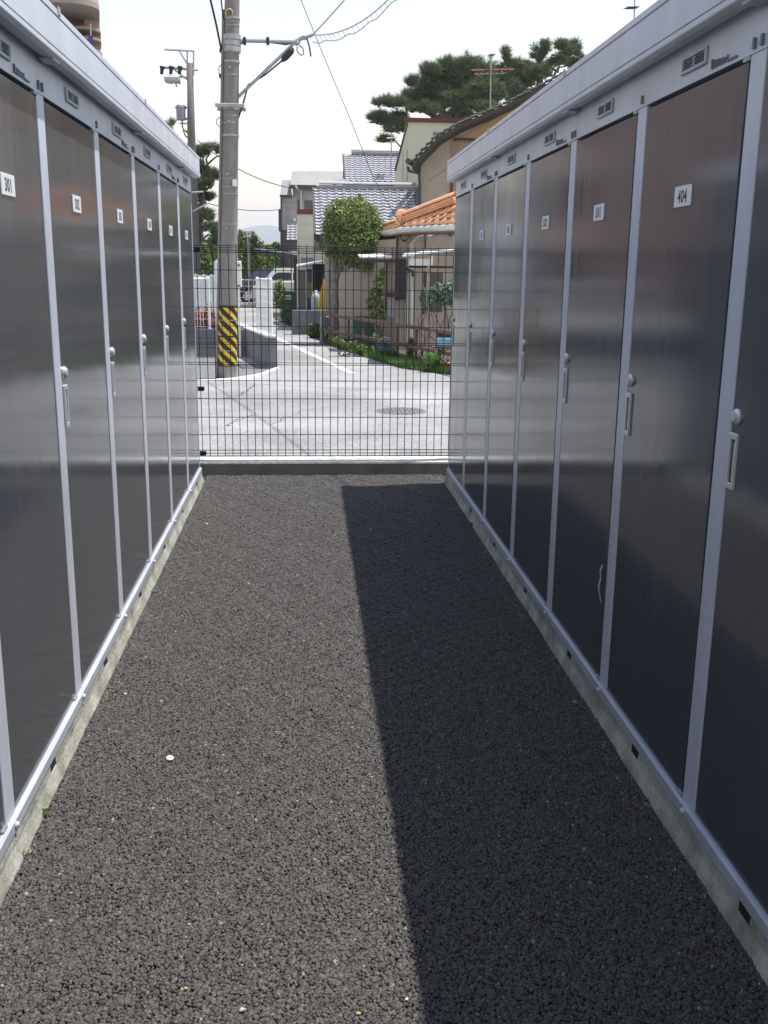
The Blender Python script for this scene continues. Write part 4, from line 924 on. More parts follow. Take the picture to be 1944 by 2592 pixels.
part('drying_pole', MB().tube([P(240, 60, Ya+.8), P(241, 118, Ya+.8)], .03, 6), M_wgutter, ap)
for o_ in list(ap.children):                     # the block stands skewed to the road, its flank turned away
    for v in o_.data.vertices: v.co.x += -.20*(v.co.y+ap.location.y-Ya)
# ------------------------------------------------------------------ foliage makers
def fmesh(name, V, nper, tone, m):
    n = len(V)//nper; me = bpy.data.meshes.new(name); me.vertices.add(len(V)); me.vertices.foreach_set('co', V.astype(np.float32).ravel())
    me.loops.add(len(V)); me.loops.foreach_set('vertex_index', np.arange(len(V), dtype=np.int32))
    me.polygons.add(n); me.polygons.foreach_set('loop_start', np.arange(0, len(V), nper, dtype=np.int32))
    try: me.polygons.foreach_set('loop_total', np.full(n, nper, dtype=np.int32))
    except Exception: pass
    a = me.attributes.new('tone', 'FLOAT', 'FACE'); a.data.foreach_set('value', tone.astype(np.float32))
    me.materials.append(m); me.update(calc_edges=True); me.validate(); return me
def unit(n, r):
    v = r.normal(size=(n, 3)); return v/np.linalg.norm(v, axis=1)[:, None]
def leaf_mesh(name, C, size, m, r, aspect=.55, outward=None, grey=.22):
    n = len(C); d = unit(n, r); nn = unit(n, r)
    if outward is not None: nn = nn*.75+outward*.9; nn /= np.linalg.norm(nn, axis=1)[:, None]
    d = d-nn*(d*nn).sum(1)[:, None]; d /= np.linalg.norm(d, axis=1)[:, None]; s = np.cross(nn, d)
    L = (size*r.uniform(.6, 1.3, n))[:, None]
    V = np.stack([C-d*L*.5, C+s*L*aspect*.5-nn*L*.06, C+d*L*.5, C-s*L*aspect*.5-nn*L*.06], 1).reshape(-1, 3)
    return fmesh(name, V, 4, np.clip(r.beta(2, 2.6, n), 0, 1), m)
def blob_points(n, c, rad, r, fill=.35, lump=.22):
    d = unit(n, r); k = r.normal(size=(7, 3)); k /= np.linalg.norm(k, axis=1)[:, None]
    bump = 1+lump*np.sin((d@k.T)*5+np.arange(7)).mean(1)*1.6
    q = 1-fill*r.random(n)**1.6
    p = d*(q*bump)[:, None]; return np.asarray(c)+p*np.asarray(rad), d
def tuft_mesh(name, C, L, m, r, k=18, w=.075, upb=.5):
    n = len(C); d = unit(n*k, r); d[:, 2] = np.abs(d[:, 2])*.7+d[:, 2]*.3+upb*r.random(n*k); d /= np.linalg.norm(d, axis=1)[:, None]
    s = np.cross(d, unit(n*k, r)); s /= np.linalg.norm(s, axis=1)[:, None]
    B = np.repeat(C, k, 0); ll = np.repeat(L*r.uniform(.7, 1.25, n), k)[:, None]*r.uniform(.7, 1.1, (n*k, 1))
    V = np.stack([B-s*ll*w*.5, B+s*ll*w*.5, B+d*ll], 1).reshape(-1, 3)
    tone = np.clip(np.repeat(r.beta(2, 2.4, n), k)+r.normal(0, .1, n*k), 0, 1)
    return fmesh(name, V, 3, tone, m)
def limb(a, b, r0, r1, r, wob=.08, n=6):
    a, b = Vector(a), Vector(b); L = (b-a).length
    return [a.lerp(b, i/n)+Vector(r.normal(size=3))*wob*L*.15*(1 if 0 < i < n else 0) for i in range(n+1)], [r0+(r1-r0)*i/n for i in range(n+1)]
def shrub(name, label, c, rad, n, size, m, seed, cat='shrub', stems=5, group=None, fill=.6):
    r = np.random.default_rng(seed); base = (c[0], c[1], max(0, c[2]-rad[2]))
    t = thing(name, label, cat, base, 0, group)
    p, d = blob_points(n, (c[0]-base[0], c[1]-base[1], c[2]-base[2]), rad, r, fill)
    p[:, 2] = np.maximum(p[:, 2], .01)
    link('foliage', leaf_mesh('foliage', p, size, m, r, outward=d), t)
    st_ = MB()
    for i in range(stems):
        q = p[r.integers(len(p))]; a, b = limb((r.normal(0, .04), r.normal(0, .04), -.02), q*.85, .012+.01*rad[2], .004, r); st_.tube(a, b, 5)
    st_.build('stems', M_bark, t); return t

# ------------------------------------------------------------------ round clipped tree
r = np.random.default_rng(11); Yt = 22.0; px = Yt/F
tb = G(846, 868); base = Vector((P(843, 780, Yt).x, Yt, 0))
rt = thing('clipped_tree', 'round clipped broadleaf tree standing behind the wooden fence', 'tree', base)
cc = P(888, 577, Yt)
allp, alld = [], []
for (x, y, rx, ry, nn) in ((888, 578, 66, 58, 5200), (862, 560, 42, 46, 2400), (915, 560, 46, 44, 2400), (880, 535, 44, 30, 1500), (835, 590, 22, 30, 500), (950, 600, 24, 30, 600), (840, 540, 18, 22, 300), (940, 545, 20, 20, 350), (898, 512, 20, 14, 260), (868, 520, 16, 16, 200), (928, 528, 18, 18, 240), (958, 575, 16, 20, 260), (828, 565, 14, 20, 240), (835, 640, 16, 14, 200), (962, 640, 14, 12, 140), (910, 500, 10, 10, 60), (850, 516, 10, 12, 70), (905, 615, 66, 50, 4200), (875, 650, 46, 36, 900), (925, 660, 52, 30, 900), (950, 668, 30, 22, 350), (845, 610, 26, 34, 600)):
    c = P(x, y, Yt)-base; p, d = blob_points(nn, c, (rx*px, rx*px*.9, ry*px*1.03), r, .62, .34); allp.append(p); alld.append(d)
p, d = np.concatenate(allp), np.concatenate(alld)
link('crown', leaf_mesh('crown', p, .060, M_leaf, r, outward=d), rt)
pn, dn = blob_points(260, P(905, 530, Yt)-base, (.45, .5, .16), r, .3); link('new_growth', leaf_mesh('new_growth', pn, .07, mat('leaf_bronze', (.20, .16, .035), .5, tone=True, trans=.25, col2=(.34, .22, .06)), r, outward=dn), rt)
tk = MB()
fork = P(848, 715, Yt)-base
for a, b, r0, r1 in (((0, 0, -.05), fork, .115, .085), (fork, P(838, 640, Yt)-base, .075, .05), (fork, P(872, 635, Yt)-base, .06, .04), (fork, P(850, 640, Yt)-base, .05, .035), (P(838, 640, Yt)-base, P(870, 570, Yt)-base, .045, .02), (P(872, 635, Yt)-base, P(910, 570, Yt)-base, .04, .015), (P(856, 690, Yt)-base, P(905, 625, Yt)-base, .035, .015)):
    q, rs = limb(a, b, r0, r1, r, .05); tk.tube(q, rs, 9)
tk.build('trunk', M_barkg, rt, True)

# ------------------------------------------------------------------ pines
def pine(label, Y, pads, base, seed, L, per, trunk_r, thick=.5):
    r = np.random.default_rng(seed); t = thing('pine_tree', label, 'tree', base); B = Vector(base); s = Y/F
    C = []; wood = MB(); tops = [P(x, y, Y)-B for x, y, rx, ry in pads]
    ztop = max(q.z for q in tops); zmin = min(q.z for q in tops)
    mid = sum((q for q in tops), Vector())/len(tops)
    tr_pts = [Vector((0, 0, -.1)), Vector((.1*mid.x, 0, zmin*.5)), Vector((mid.x*.5, mid.y, zmin)), Vector((mid.x*.9, mid.y, mid.z)), Vector((mid.x, mid.y, ztop*.97))]
    wood.tube(tr_pts, [trunk_r, trunk_r*.8, trunk_r*.6, trunk_r*.4, trunk_r*.12], 9)
    for (x, y, rx, ry), q in zip(pads, tops):
        n = max(5, int(rx*ry*per)); d = unit(n, r)*(r.random((n, 1))**.33)
        # flat-bottomed pads with ragged upper edges
        pts = d*np.array([rx*s, max(rx, ry)*s*thick, ry*s]); dy = r.normal(0, 1.2)*s*20
        pts[:, 2] += np.abs(r.normal(0, ry*s*.28, n)); pts[:, 1] += dy; C.append(pts+np.array(q))
        k = max(0, min(1, (q.z-zmin)/(ztop-zmin+.01))); anchor = tr_pts[2].lerp(tr_pts[4], k*.75)
        a, b = limb(anchor, q+Vector((0, dy, -ry*s*.3)), trunk_r*.28, trunk_r*.06, r, .5, 7); wood.tube(a, b, 6)
        for j in range(3):
            e = pts[r.integers(n)]+np.array(q); a, b = limb(q+Vector((0, dy, -ry*s*.3)), e, trunk_r*.07, trunk_r*.025, r, .4, 4); wood.tube(a, b, 4)
    C = np.concatenate(C); link('crown', tuft_mesh('crown', C, L, M_pine, r), t); wood.build('trunk', M_bark, t); return t
zp = lambda q: [(850+.422*a, 80+.422*b, c*.422, d*.422) for a, b, c, d in q]
pine('large dark pine with layered branches behind the cream house', 56, zp([(330, 445, 110, 28), (255, 540, 62, 36), (370, 520, 60, 24), (350, 590, 70, 36), (300, 655, 50, 18), (480, 395, 80, 34), (480, 300, 50, 30), (560, 260, 60, 40), (500, 480, 90, 24), (620, 320, 100, 70), (700, 225, 90, 46), (600, 430, 110, 46), (780, 300, 120, 90), (720, 440, 110, 50), (850, 400, 110, 70), (800, 230, 70, 50), (760, 500, 90, 28), (560, 500, 60, 20), (560, 370, 80, 50), (680, 370, 90, 60), (880, 290, 80, 80), (930, 400, 80, 60), (640, 240, 50, 34), (430, 430, 50, 20), (860, 480, 80, 30)]), (P(1180, 300, 56).x, 57, 0), 21, .42, .30, .42)
pine('tall pine with sparse upper branches rising above the shed roof', 60, zp([(960, 320, 90, 80), (1010, 160, 26, 44), (1070, 230, 60, 44), (1110, 300, 80, 60), (1040, 390, 80, 50), (1130, 230, 50, 40), (1170, 200, 40, 30), (1210, 150, 46, 40), (1250, 110, 34, 34), (1240, 210, 50, 30), (1290, 200, 40, 24), (1330, 110, 40, 36), (1390, 130, 34, 40), (1440, 110, 34, 40), (1430, 190, 46, 30), (1480, 150, 30, 24), (1340, 190, 40, 24), (1200, 280, 70, 40), (1100, 400, 60, 40)]), (P(1370, 300, 60).x, 61, 0), 22, .42, .24, .40)
pine('dark pine between the sunlit shed roof and the utility pole', 38, [(505, 385, 24, 14), (530, 374, 18, 8), (498, 425, 20, 16), (530, 440, 20, 12), (520, 468, 22, 12), (548, 452, 14, 10), (500, 480, 18, 16), (520, 500, 24, 10), (500, 545, 22, 16), (528, 552, 20, 14), (540, 575, 14, 9), (548, 592, 12, 12), (500, 600, 12, 12), (545, 610, 10, 14), (515, 580, 16, 8), (560, 385, 16, 10), (470, 440, 20, 30), (455, 520, 30, 40)], (P(478, 600, 38).x, 38.6, 0), 23, .19, .50, .22)
pine('distant pine tip just clearing the sunlit shed fascia', 60, [(432, 312, 9, 7), (425, 330, 12, 12), (420, 350, 14, 12)], (P(424, 330, 60).x, 60.5, 0), 24, .34, .30, .25)
# guy wires of the far pole in front of the pine
cable('pale guy wire crossing the dark pine below the shed eave', [P(486, 487, 33), P(515, 485, 33)], .03, M_galv, 'guy_wire')
cable('slanting pale guy wire crossing the lower pine branches', [P(488, 535, 33), P(524, 516, 33)], .03, M_galv, 'guy_wire')

# ------------------------------------------------------------------ hedge of bushes across the road, clock
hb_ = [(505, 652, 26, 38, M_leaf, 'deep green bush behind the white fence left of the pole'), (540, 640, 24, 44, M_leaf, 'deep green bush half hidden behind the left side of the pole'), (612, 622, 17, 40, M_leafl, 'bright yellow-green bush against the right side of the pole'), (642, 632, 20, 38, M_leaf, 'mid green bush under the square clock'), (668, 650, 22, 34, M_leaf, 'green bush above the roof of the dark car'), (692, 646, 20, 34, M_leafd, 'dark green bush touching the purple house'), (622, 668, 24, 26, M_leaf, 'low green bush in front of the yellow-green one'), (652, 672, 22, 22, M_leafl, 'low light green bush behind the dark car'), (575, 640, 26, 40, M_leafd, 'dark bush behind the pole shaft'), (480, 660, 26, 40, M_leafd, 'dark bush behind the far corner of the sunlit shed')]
for i, (x, y, rx, ry, m_, lb) in enumerate(hb_):
    Y = 58+3*(i % 3)+(2 if ry < 30 else 0); c = P(x, y, Y); s = Y/F
    zc = max(.5, (c.z+ry*s)/2); shrub('bush', lb, (c.x, Y, zc), (rx*s*1.15, rx*s*.9, zc), 2600, .26, m_, 100+i, 'bush', 4, 'bushes across the road')
Yk2 = 55; ck = thing('street_clock', 'square white clock on a thin pole above the bushes', 'clock', (P(629, 620, Yk2).x, Yk2, 0))
part('case', pbox(621, 585, 636, 601, Yk2, .35, bev=.02), mat('clock_side', (.10, .10, .11), .5), ck)
part('face', pbox(623, 586, 635.5, 600.5, Yk2-.012, .010), M_white, ck)
part('hands', MB().tube([P(629, 593, Yk2-.02), P(631.5, 589.5, Yk2-.02)], .025, 4).tube([P(629, 593, Yk2-.02), P(626.5, 591, Yk2-.02)], .025, 4), M_black, ck)
part('post', MB().tube([P(629, 601, Yk2+.15), Vector((P(629, 601, Yk2+.15).x, Yk2+.15, 0))], .07, 8), M_galv, ck)

# ------------------------------------------------------------------ cars
def car(label, x, y, col, L=3.6, H=1.62):
    """local frame: nose toward -x, standing on z=0"""
    t = thing('parked_car', label, 'car', (x, y, 0)); w = .73
    paint = mat('car_paint_%d' % int(col[0]*100), col, .28, 0, .5, coat=.6)
    lower = [(.02, .24), (.0, .50), (.04, .70), (.16, .83), (.40, .94), (.80, 1.03), (1.3, 1.04), (2.8, 1.06), (3.45, 1.04), (3.56, .90), (3.6, .5), (3.55, .26)]
    k = L/3.6; b = MB(); prof = [(a*k, z) for a, z in lower]; n = len(prof)
    rings = [(-w, .92), (-w+.05, 1.0), (w-.05, 1.0), (w, .92)]     # sides pulled in slightly
    vs = []
    for yy, sc in rings:
        for a, z in prof: vs.append((L/2+(a-L/2)*(.97+.03*(sc == 1.0)), yy, .62+(z-.62)*(.90 if sc < 1 else 1)))
    fs = [(j*n+i, j*n+(i+1) % n, (j+1)*n+(i+1) % n, (j+1)*n+i) for j in range(3) for i in range(n)] + [tuple(range(n))[::-1], tuple(3*n+i for i in range(n))]
    b.add(vs, fs); bo_ = b.build('body', paint, t, False)
    g = MB(); cab = [(.52*k, 1.0), (.84*k, 1.38), (1.06*k, H-.03), (1.5*k, H), (2.9*k, H-.01), (3.3*k, H-.08), (3.5*k, 1.02)]
    n = len(cab); vs = []
    for yy, top in ((-w+.02, .15), (w-.02, -.15)):
        for a, z in cab: vs.append((a, yy+top*max(0, (z-1.0)/.6), z))
    g.add(vs, [tuple(range(n))[::-1], tuple(range(n, 2*n))] + [(i, (i+1) % n, n+(i+1) % n, n+i) for i in range(n)]); g.build('cabin', paint, t)
    def win(pts, nm='side_window'):
        q = MB(); vs = [(a*k, -w+.012+.15*max(0, (z-1.0)/.6), z) for a, z in pts]; m_ = len(vs); vs += [(a_, y_+.02, z_) for a_, y_, z_ in vs]
        q.add(vs, [tuple(range(m_))[::-1], tuple(range(m_, 2*m_))] + [(i, (i+1) % m_, m_+(i+1) % m_, m_+i) for i in range(m_)]); q.build(nm, M_glass, t)
    win([(.86, 1.10), (1.04, 1.32), (1.22, 1.43), (1.80, 1.43), (1.80, 1.10)]); win([(1.88, 1.10), (1.88, 1.43), (2.75, 1.43), (2.75, 1.10)]); win([(2.82, 1.08), (2.82, 1.50), (3.1, 1.46), (3.28, 1.08)], 'rear_window')
    MB().quadslab((.61*k, -.50, 1.10), (.93*k, -.44, H-.16), (.93*k, .44, H-.16), (.61*k, .50, 1.10), (-.02, 0, .012)).build('windscreen', M_glass, t)
    for a in (.62, 2.92):
        MB().tube([(a*k, -w-.002, .30), (a*k, -w+.10, .30)], .36, 20).build('wheel_arch', M_gap, t)
        for sgn in (-1, 1):
            wh = MB().tube([(a*k, sgn*(w-.17), .29), (a*k, sgn*(w+.0)-.012, .29)] if sgn < 0 else [(a*k, w-.17, .29), (a*k, w, .29)], .29, 20).build('wheel', M_gap, t)
            if sgn < 0:
                rm = MB().tube([(a*k, -w-.016, .29), (a*k, -w-.03, .29)], .19, 16)
                for q in range(5): an = 2*PI*q/5; rm.box(a*k+.11*math.cos(an)-.03, a*k+.11*math.cos(an)+.03, -w-.035, -w-.029, .29+.11*math.sin(an)-.03, .29+.11*math.sin(an)+.03, 1)
                rm.build('rim', [M_lock, M_gap], wh)
    MB().box(.06, .22, -w+.02, -w+.26, .66, .80, bev=.03).build('headlight', M_lock, t); MB().box(.06, .22, w-.26, w-.02, .66, .80, bev=.03).build('headlight', M_lock, t)
    MB().box(.80*k, .92*k, -w-.14, -w, 1.02, 1.15, bev=.03).build('mirror', paint, t)
    MB().box(-.03, .03, -.7, .7, .26, .46, bev=.02).build('bumper', paint, t)
    return t
cw = P(635, 740, 46.8); car('white hatchback parked behind the white railing', cw.x, 47.5, (.72, .73, .72), 3.7, 1.64)
cd = P(590, 740, 49.3); car('dark blue grey wagon parked beyond the white hatchback', cd.x, 50.0, (.035, .042, .06), 3.9, 1.60)

# ------------------------------------------------------------------ garden along the road
sheet('garden_bed', [(2.62, 15.05), (1.62, 16.6), (1.30, 17.9), (.75, 20.4), (.35, 22.4), (-.1, 26.1), (-1.2, 34), (10, 34), (10, 15.25)], .012, M_soil)
FA, FB = Vector((2.40, 15.6, 0)), Vector((.33, 22.4, 0)); FD = (FB-FA).normalized(); FL = (FB-FA).length
wf = thing('wooden_fence', 'weathered brown wooden post and rail fence along the garden', 'fence', FA)
def rail_(z0, z1, name, yoff=0.0, th=.035, m=M_wood):
    nrm = Vector((-FD.y, FD.x, 0)); a = FA-FD*2.5+nrm*yoff; b = FB+nrm*yoff
    part(name, MB().quadslab(a+Vector((0, 0, z0)), b+Vector((0, 0, z0)), b+Vector((0, 0, z1)), a+Vector((0, 0, z1)), nrm*th), m, wf)
rail_(.612, .670, 'top_rail', .03); rail_(.275, .335, 'lower_rail', .03); rail_(.0, .06, 'base_board', .03)
for k in range(-2, 9):
    c = FA+FD*(FL*k/8.0); m_ = M_wood if k % 3 else M_darkwood
    part('post', MB().box(c.x-.022, c.x+.022, c.y-.03, c.y+.015, 0, .66 if k % 2 else .63), M_wood, wf)
part('post', MB().box(FB.x-.05, FB.x-.01, FB.y-.1, FB.y-.06, 0, .75), M_galv, wf)
# things behind the fence
bx_ = MB(); Yq = 25.2
tag(pbox(740, 786, 826, 868, Yq, .25, bx_).build('planter_wall', M_block), 'dark concrete planter wall left of the wooden fence', 'wall')
gc = thing('gas_bottle', 'grey gas bottle beside the folded yellow parasol', 'gas bottle', (P(799, 780, 26.2).x, 26.2, .4))
hh = P(799, 742, 26.2).z-.4
MB().lathe([(.10, 0), (.115, .03), (.115, hh-.12), (.10, hh-.05), (.05, hh), (.04, hh+.01), (.04, hh+.07)], seg=20).build('cylinder', mat('grey_bottle', (.30, .32, .33), .5), gc, True)
MB().tube([(-.03, 0, hh+.05), (.05, 0, hh+.05)], .018, 6).build('valve', M_lock, gc)
tag(MB().box(P(790, 790, 26).x-.3, P(826, 790, 26).x+.2, 26.0, 26.9, 0, .4).build('concrete_plinth', M_block), 'low concrete plinth under the gas bottle', 'plinth')
pa = thing('folded_parasol', 'folded yellow garden parasol leaning by the tree trunk', 'parasol', (P(816, 782, 25.9).x, 25.9, .0))
b_ = pa.location; q = [P(813, 784, 25.9)-b_, P(817, 745, 25.9)-b_, P(819, 718, 25.9)-b_, P(819, 705, 25.9)-b_]
fold = MB(); seg = 14
for (c, rr_) in zip(q, (.075, .06, .035, .012)):
    for i in range(seg): a = 2*PI*i/seg; k2 = rr_*(1.15 if i % 2 else .75); fold.v.append((c.x+k2*math.cos(a), c.y+k2*math.sin(a), c.z))
for j in range(3):
    for i in range(seg): fold.f.append((j*seg+i, j*seg+(i+1) % seg, (j+1)*seg+(i+1) % seg, (j+1)*seg+i)); fold.mi.append(0)
fold.build('canopy', mat('yellow_cloth', (.52, .30, .02), .8), pa); MB().tube([Vector((0, 0, 0)), q[0], q[2], P(818, 695, 25.9)-b_], .016, 6).build('pole', M_teal, pa)
def panel(name, label, cat, x0, y0, x1, y1, Y, dep, m, bev=.01):
    return tag(pbox(x0, y0, x1, y1, Y, dep, bev=bev).build(name, m), label, cat)
panel('teal_sheet', 'teal plastic sheet standing behind the fence rails', 'sheet', 893, 800, 948, 872, 20.3, .03, M_teal)
bk = thing('bucket', 'dark teal bucket between the fence posts', 'bucket', (P(974, 880, 18.6).x, 18.6, 0))
MB().lathe([(.10, 0), (.13, .26), (.14, .27), (.125, .265), (.095, .02)], seg=20).build('tub', mat('blue_teal_plastic', (.02, .10, .14), .45), bk)
MB().tube([(.13*math.cos(a), .02, .26+.12*math.sin(a)) for a in np.linspace(0, PI, 9)], .006, 5).build('handle', M_galv, bk)
bc = thing('storage_crate', 'light blue plastic crate at the fence end by the shaded shed', 'crate', (P(1126, 868, 16.2).x, 16.2, P(1126, 875, 16.2).z))
w_ = (P(1146, 868, 16.2).x-P(1107, 868, 16.2).x)/2; h_ = P(1126, 856, 16.2).z-P(1126, 875, 16.2).z; M_lblue = mat('light_blue_plastic', (.20, .40, .50), .45)
for a in (((-w_, w_, -.14, -.125)), ((-w_, w_, .125, .14)), ((-w_, -w_+.015, -.124, .124)), ((w_-.015, w_, -.124, .124))): MB().box(a[0], a[1], a[2], a[3], 0, h_).build('side', M_lblue, bc)
MB().box(-w_+.016, w_-.016, -.124, .124, 0, .012).build('floor', M_lblue, bc)
MB().box(-w_-.01, w_+.01, -.15, -.141, h_-.025, h_, bev=.003).build('rim', M_lblue, bc)
sb_ = thing('shelf_stand', 'low wooden stand carrying the light blue crate', 'stand', (bc.location.x, 16.2, 0))
MB().box(-w_-.1, w_+.2, -.18, .18, bc.location.z-.03, bc.location.z-.002).build('board', M_wood, sb_)
for a in (-w_-.05, w_+.12): MB().box(a, a+.04, -.15, -.11, 0, bc.location.z-.031).build('leg', M_galv, sb_)
panel('brown_box', 'dark brown box standing on the rim behind the light blue crate', 'box', 1113, 836, 1150, 857, 16.45, .25, M_darkwood)
rc = thing('fuel_can', 'red fuel can on the ground under the stand', 'can', (P(1132, 905, 16.0).x, 15.95, 0))
MB().box(-.045, .045, -.06, .06, 0, .17, bev=.015).build('tank', mat('red_plastic', (.35, .02, .03), .45), rc); MB().tube([(0, 0, .16), (.01, -.02, .22)], .014, 8).build('spout', M_cable, rc)
sg = thing('planter_sign', 'white name board with red and dark marks on the green planter', 'sign', (P(722, 752, 31).x, 31, 0))
part('board', pbox(707.5, 747, 737.5, 758, 31, .03), M_white, sg)
for i, (x, m_) in enumerate(((713, M_black), (719, mat('sign_blue', (.03, .05, .22), .6)), (724, M_red), (728.5, mat('sign_red', (.35, .03, .03), .6)), (733, M_darkwood))): part('mark', pbox(x-1.6, 749.5+(i % 2), x+1.4, 756, 30.99, .008), m_, sg)
pk = thing('planter_box', 'dark green planter trough beneath the name board', 'planter', (P(725, 775, 31.3).x, 31.3, 0))
part('trough', pbox(712, 739, 752, 800, 31.05, .5, bev=.02), mat('dark_green_plastic', (.03, .075, .05), .6), pk); part('rim', pbox(711, 737, 753, 741, 31.035, .53), mat('green_rim', (.07, .16, .11), .5), pk)

def veg(name, label, x, y, rx, ry, Y, n, size, m, seed, cat='plant', fill=.9):
    c = P(x, y, Y); s = Y/F; return shrub(name, label, (c.x, Y, c.z), (rx*s, min(rx, ry)*s*.8, ry*s), n, size, m, seed, cat, 6, None, fill)
veg('flowering_bush', 'tall loose bush with orange flowers in front of the planter trough', 708, 745, 15, 34, 30.2, 420, .11, M_leaf, 200, 'bush')
r = np.random.default_rng(5); fo = bpy.data.objects[-1] if False else None
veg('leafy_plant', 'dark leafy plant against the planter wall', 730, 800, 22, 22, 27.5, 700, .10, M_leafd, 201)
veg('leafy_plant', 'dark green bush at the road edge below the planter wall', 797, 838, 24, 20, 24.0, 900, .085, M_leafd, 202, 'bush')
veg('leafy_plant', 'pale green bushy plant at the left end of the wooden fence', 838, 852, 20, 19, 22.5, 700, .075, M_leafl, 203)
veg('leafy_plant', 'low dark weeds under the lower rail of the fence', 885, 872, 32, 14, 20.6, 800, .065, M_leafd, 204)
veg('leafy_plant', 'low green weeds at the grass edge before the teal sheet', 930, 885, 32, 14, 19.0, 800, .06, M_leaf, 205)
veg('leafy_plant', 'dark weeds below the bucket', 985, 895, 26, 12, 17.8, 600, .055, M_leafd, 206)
def veg_multi(name, label, blobs, Y, size, m, seed, cat='plant'):
    r = np.random.default_rng(seed); c0 = P(blobs[0][0], blobs[0][1], Y); base = Vector((c0.x, Y, 0)); s = Y/F
    t = thing(name, label, cat, base); A_, D_ = [], []
    st_ = MB(); q0 = Vector((0, 0, 0))
    for x, y, rx, ry, n in blobs:
        c = P(x, y, Y)-base; p, d = blob_points(n, c, (rx*s, min(rx, ry)*s, ry*s), r, .95, .3); A_.append(p); D_.append(d)
        a, b = limb(q0, c, .012, .005, r, .3); st_.tube(a, b, 5)
    link('foliage', leaf_mesh('foliage', np.concatenate(A_), size, m, r, outward=np.concatenate(D_)), t); st_.build('stems', M_bark, t); return t
M_lbl = mat('leaf_bluish', (.075, .14, .07), .5, tone=True, trans=.2, col2=(.26, .36, .24))
veg_multi('climbing_plant', 'tall climbing plant with pale leaves against the tan wall', [(960, 710, 14, 18, 160), (952, 740, 18, 16, 200), (942, 768, 16, 20, 200), (962, 772, 12, 16, 130), (966, 800, 12, 14, 110), (945, 800, 10, 10, 80), (968, 690, 8, 10, 60)], 20.2, .085, M_leafl, 207)
veg_multi('climbing_plant', 'blue-green climber hanging from the white porch post', [(1120, 735, 26, 20, 420), (1140, 728, 22, 18, 300), (1098, 745, 18, 18, 260), (1150, 755, 18, 20, 260), (1128, 762, 22, 14, 240), (1090, 765, 10, 16, 110), (1152, 780, 10, 14, 90)], 17.1, .06, M_lbl, 208)
veg_multi('climbing_plant', 'small trailing climber on the left side of the porch post', [(1072, 735, 9, 12, 80), (1068, 755, 8, 12, 70), (1074, 778, 8, 14, 70)], 17.2, .06, M_lbl, 209)
veg_multi('leafy_plant', 'mixed low weeds with pale flowers along the foot of the wooden fence', [(862, 868, 14, 10, 160), (890, 874, 16, 12, 200), (915, 882, 16, 12, 200), (940, 890, 16, 11, 200), (965, 895, 16, 10, 180), (1000, 905, 18, 9, 180), (850, 860, 10, 8, 100)], 18.9, .06, M_leaf, 213)
veg('fern', 'bright green fern at the foot of the porch post', 1093, 912, 24, 20, 16.0, 600, .075, mat('fern_green', (.10, .25, .035), .5, tone=True, trans=.3, col2=(.22, .42, .09)), 210)
veg('leafy_plant', 'dark upright plant beside the pale downpipe', 1040, 880, 12, 26, 17.6, 350, .06, M_leafd, 211)
veg('leafy_plant', 'white edged striped plant below the fence rail', 951, 858, 9, 14, 19.4, 160, .08, mat('leaf_variegated', (.20, .28, .14), .5, tone=True, trans=.3, col2=(.60, .62, .50)), 212)
# orange blooms on the flowering bush
fb = [o for o in bpy.data.objects if o.name.startswith('flowering_bush')][0]
p, d = blob_points(16, (0, 0, .5), (.16, .15, .4), r, .3); link('blossom', leaf_mesh('blossom', p, .10, mat('orange_petal', (.50, .13, .04), .6, tone=True, col2=(.7, .25, .10)), r, outward=d), fb)
# azaleas behind the white fence
for i, (x, lb) in enumerate(((506, 'red azalea next to the sunlit shed corner'), (530, 'red azalea next to the white fence post'))):
    c = P(x, 792, 19.3); s = 19.3/F
    sh_ = shrub('azalea', lb, (c.x, 19.3, .62), (17*s, .14, .30), 500, .06, M_leaf, 300+i, 'shrub', 4)
    p, d = blob_points(520, (0, 0, .62-.32+.02), (17*s, .15, .20), r, .3); link('blossom', leaf_mesh('blossom', p, .075, M_red, r, outward=d), sh_)
# grass verge
edge = [Vector(q) for q in ((2.62, 15.05, 0), (1.62, 16.6, 0), (1.30, 17.9, 0), (.75, 20.4, 0), (.35, 22.4, 0))]
N = 16000; t_ = r.random(N)**1.2*3.999; i_ = t_.astype(int); f_ = t_-i_
ex = np.array([(e.x, e.y) for e in edge]); bxy = ex[i_]*(1-f_)[:, None]+ex[i_+1]*f_[:, None]
bxy[:, 0] += -.05+np.abs(r.normal(0, .24, N)); H_ = r.uniform(.04, .13, N)
a_ = r.uniform(0, 2*PI, N); wv = np.stack([np.cos(a_), np.sin(a_), np.zeros(N)], 1)*.010; lean = np.stack([r.normal(0, .03, N), r.normal(0, .03, N), H_], 1)
B0 = np.concatenate([bxy, np.full((N, 1), .01)], 1)
gm = fmesh('grass', np.stack([B0-wv, B0+wv, B0+lean], 1).reshape(-1, 3), 3, np.clip(r.beta(2, 2, N), 0, 1), M_grass)
tag(link('grass', gm), 'short green grass verge along the garden edge', 'grass', kind='stuff')

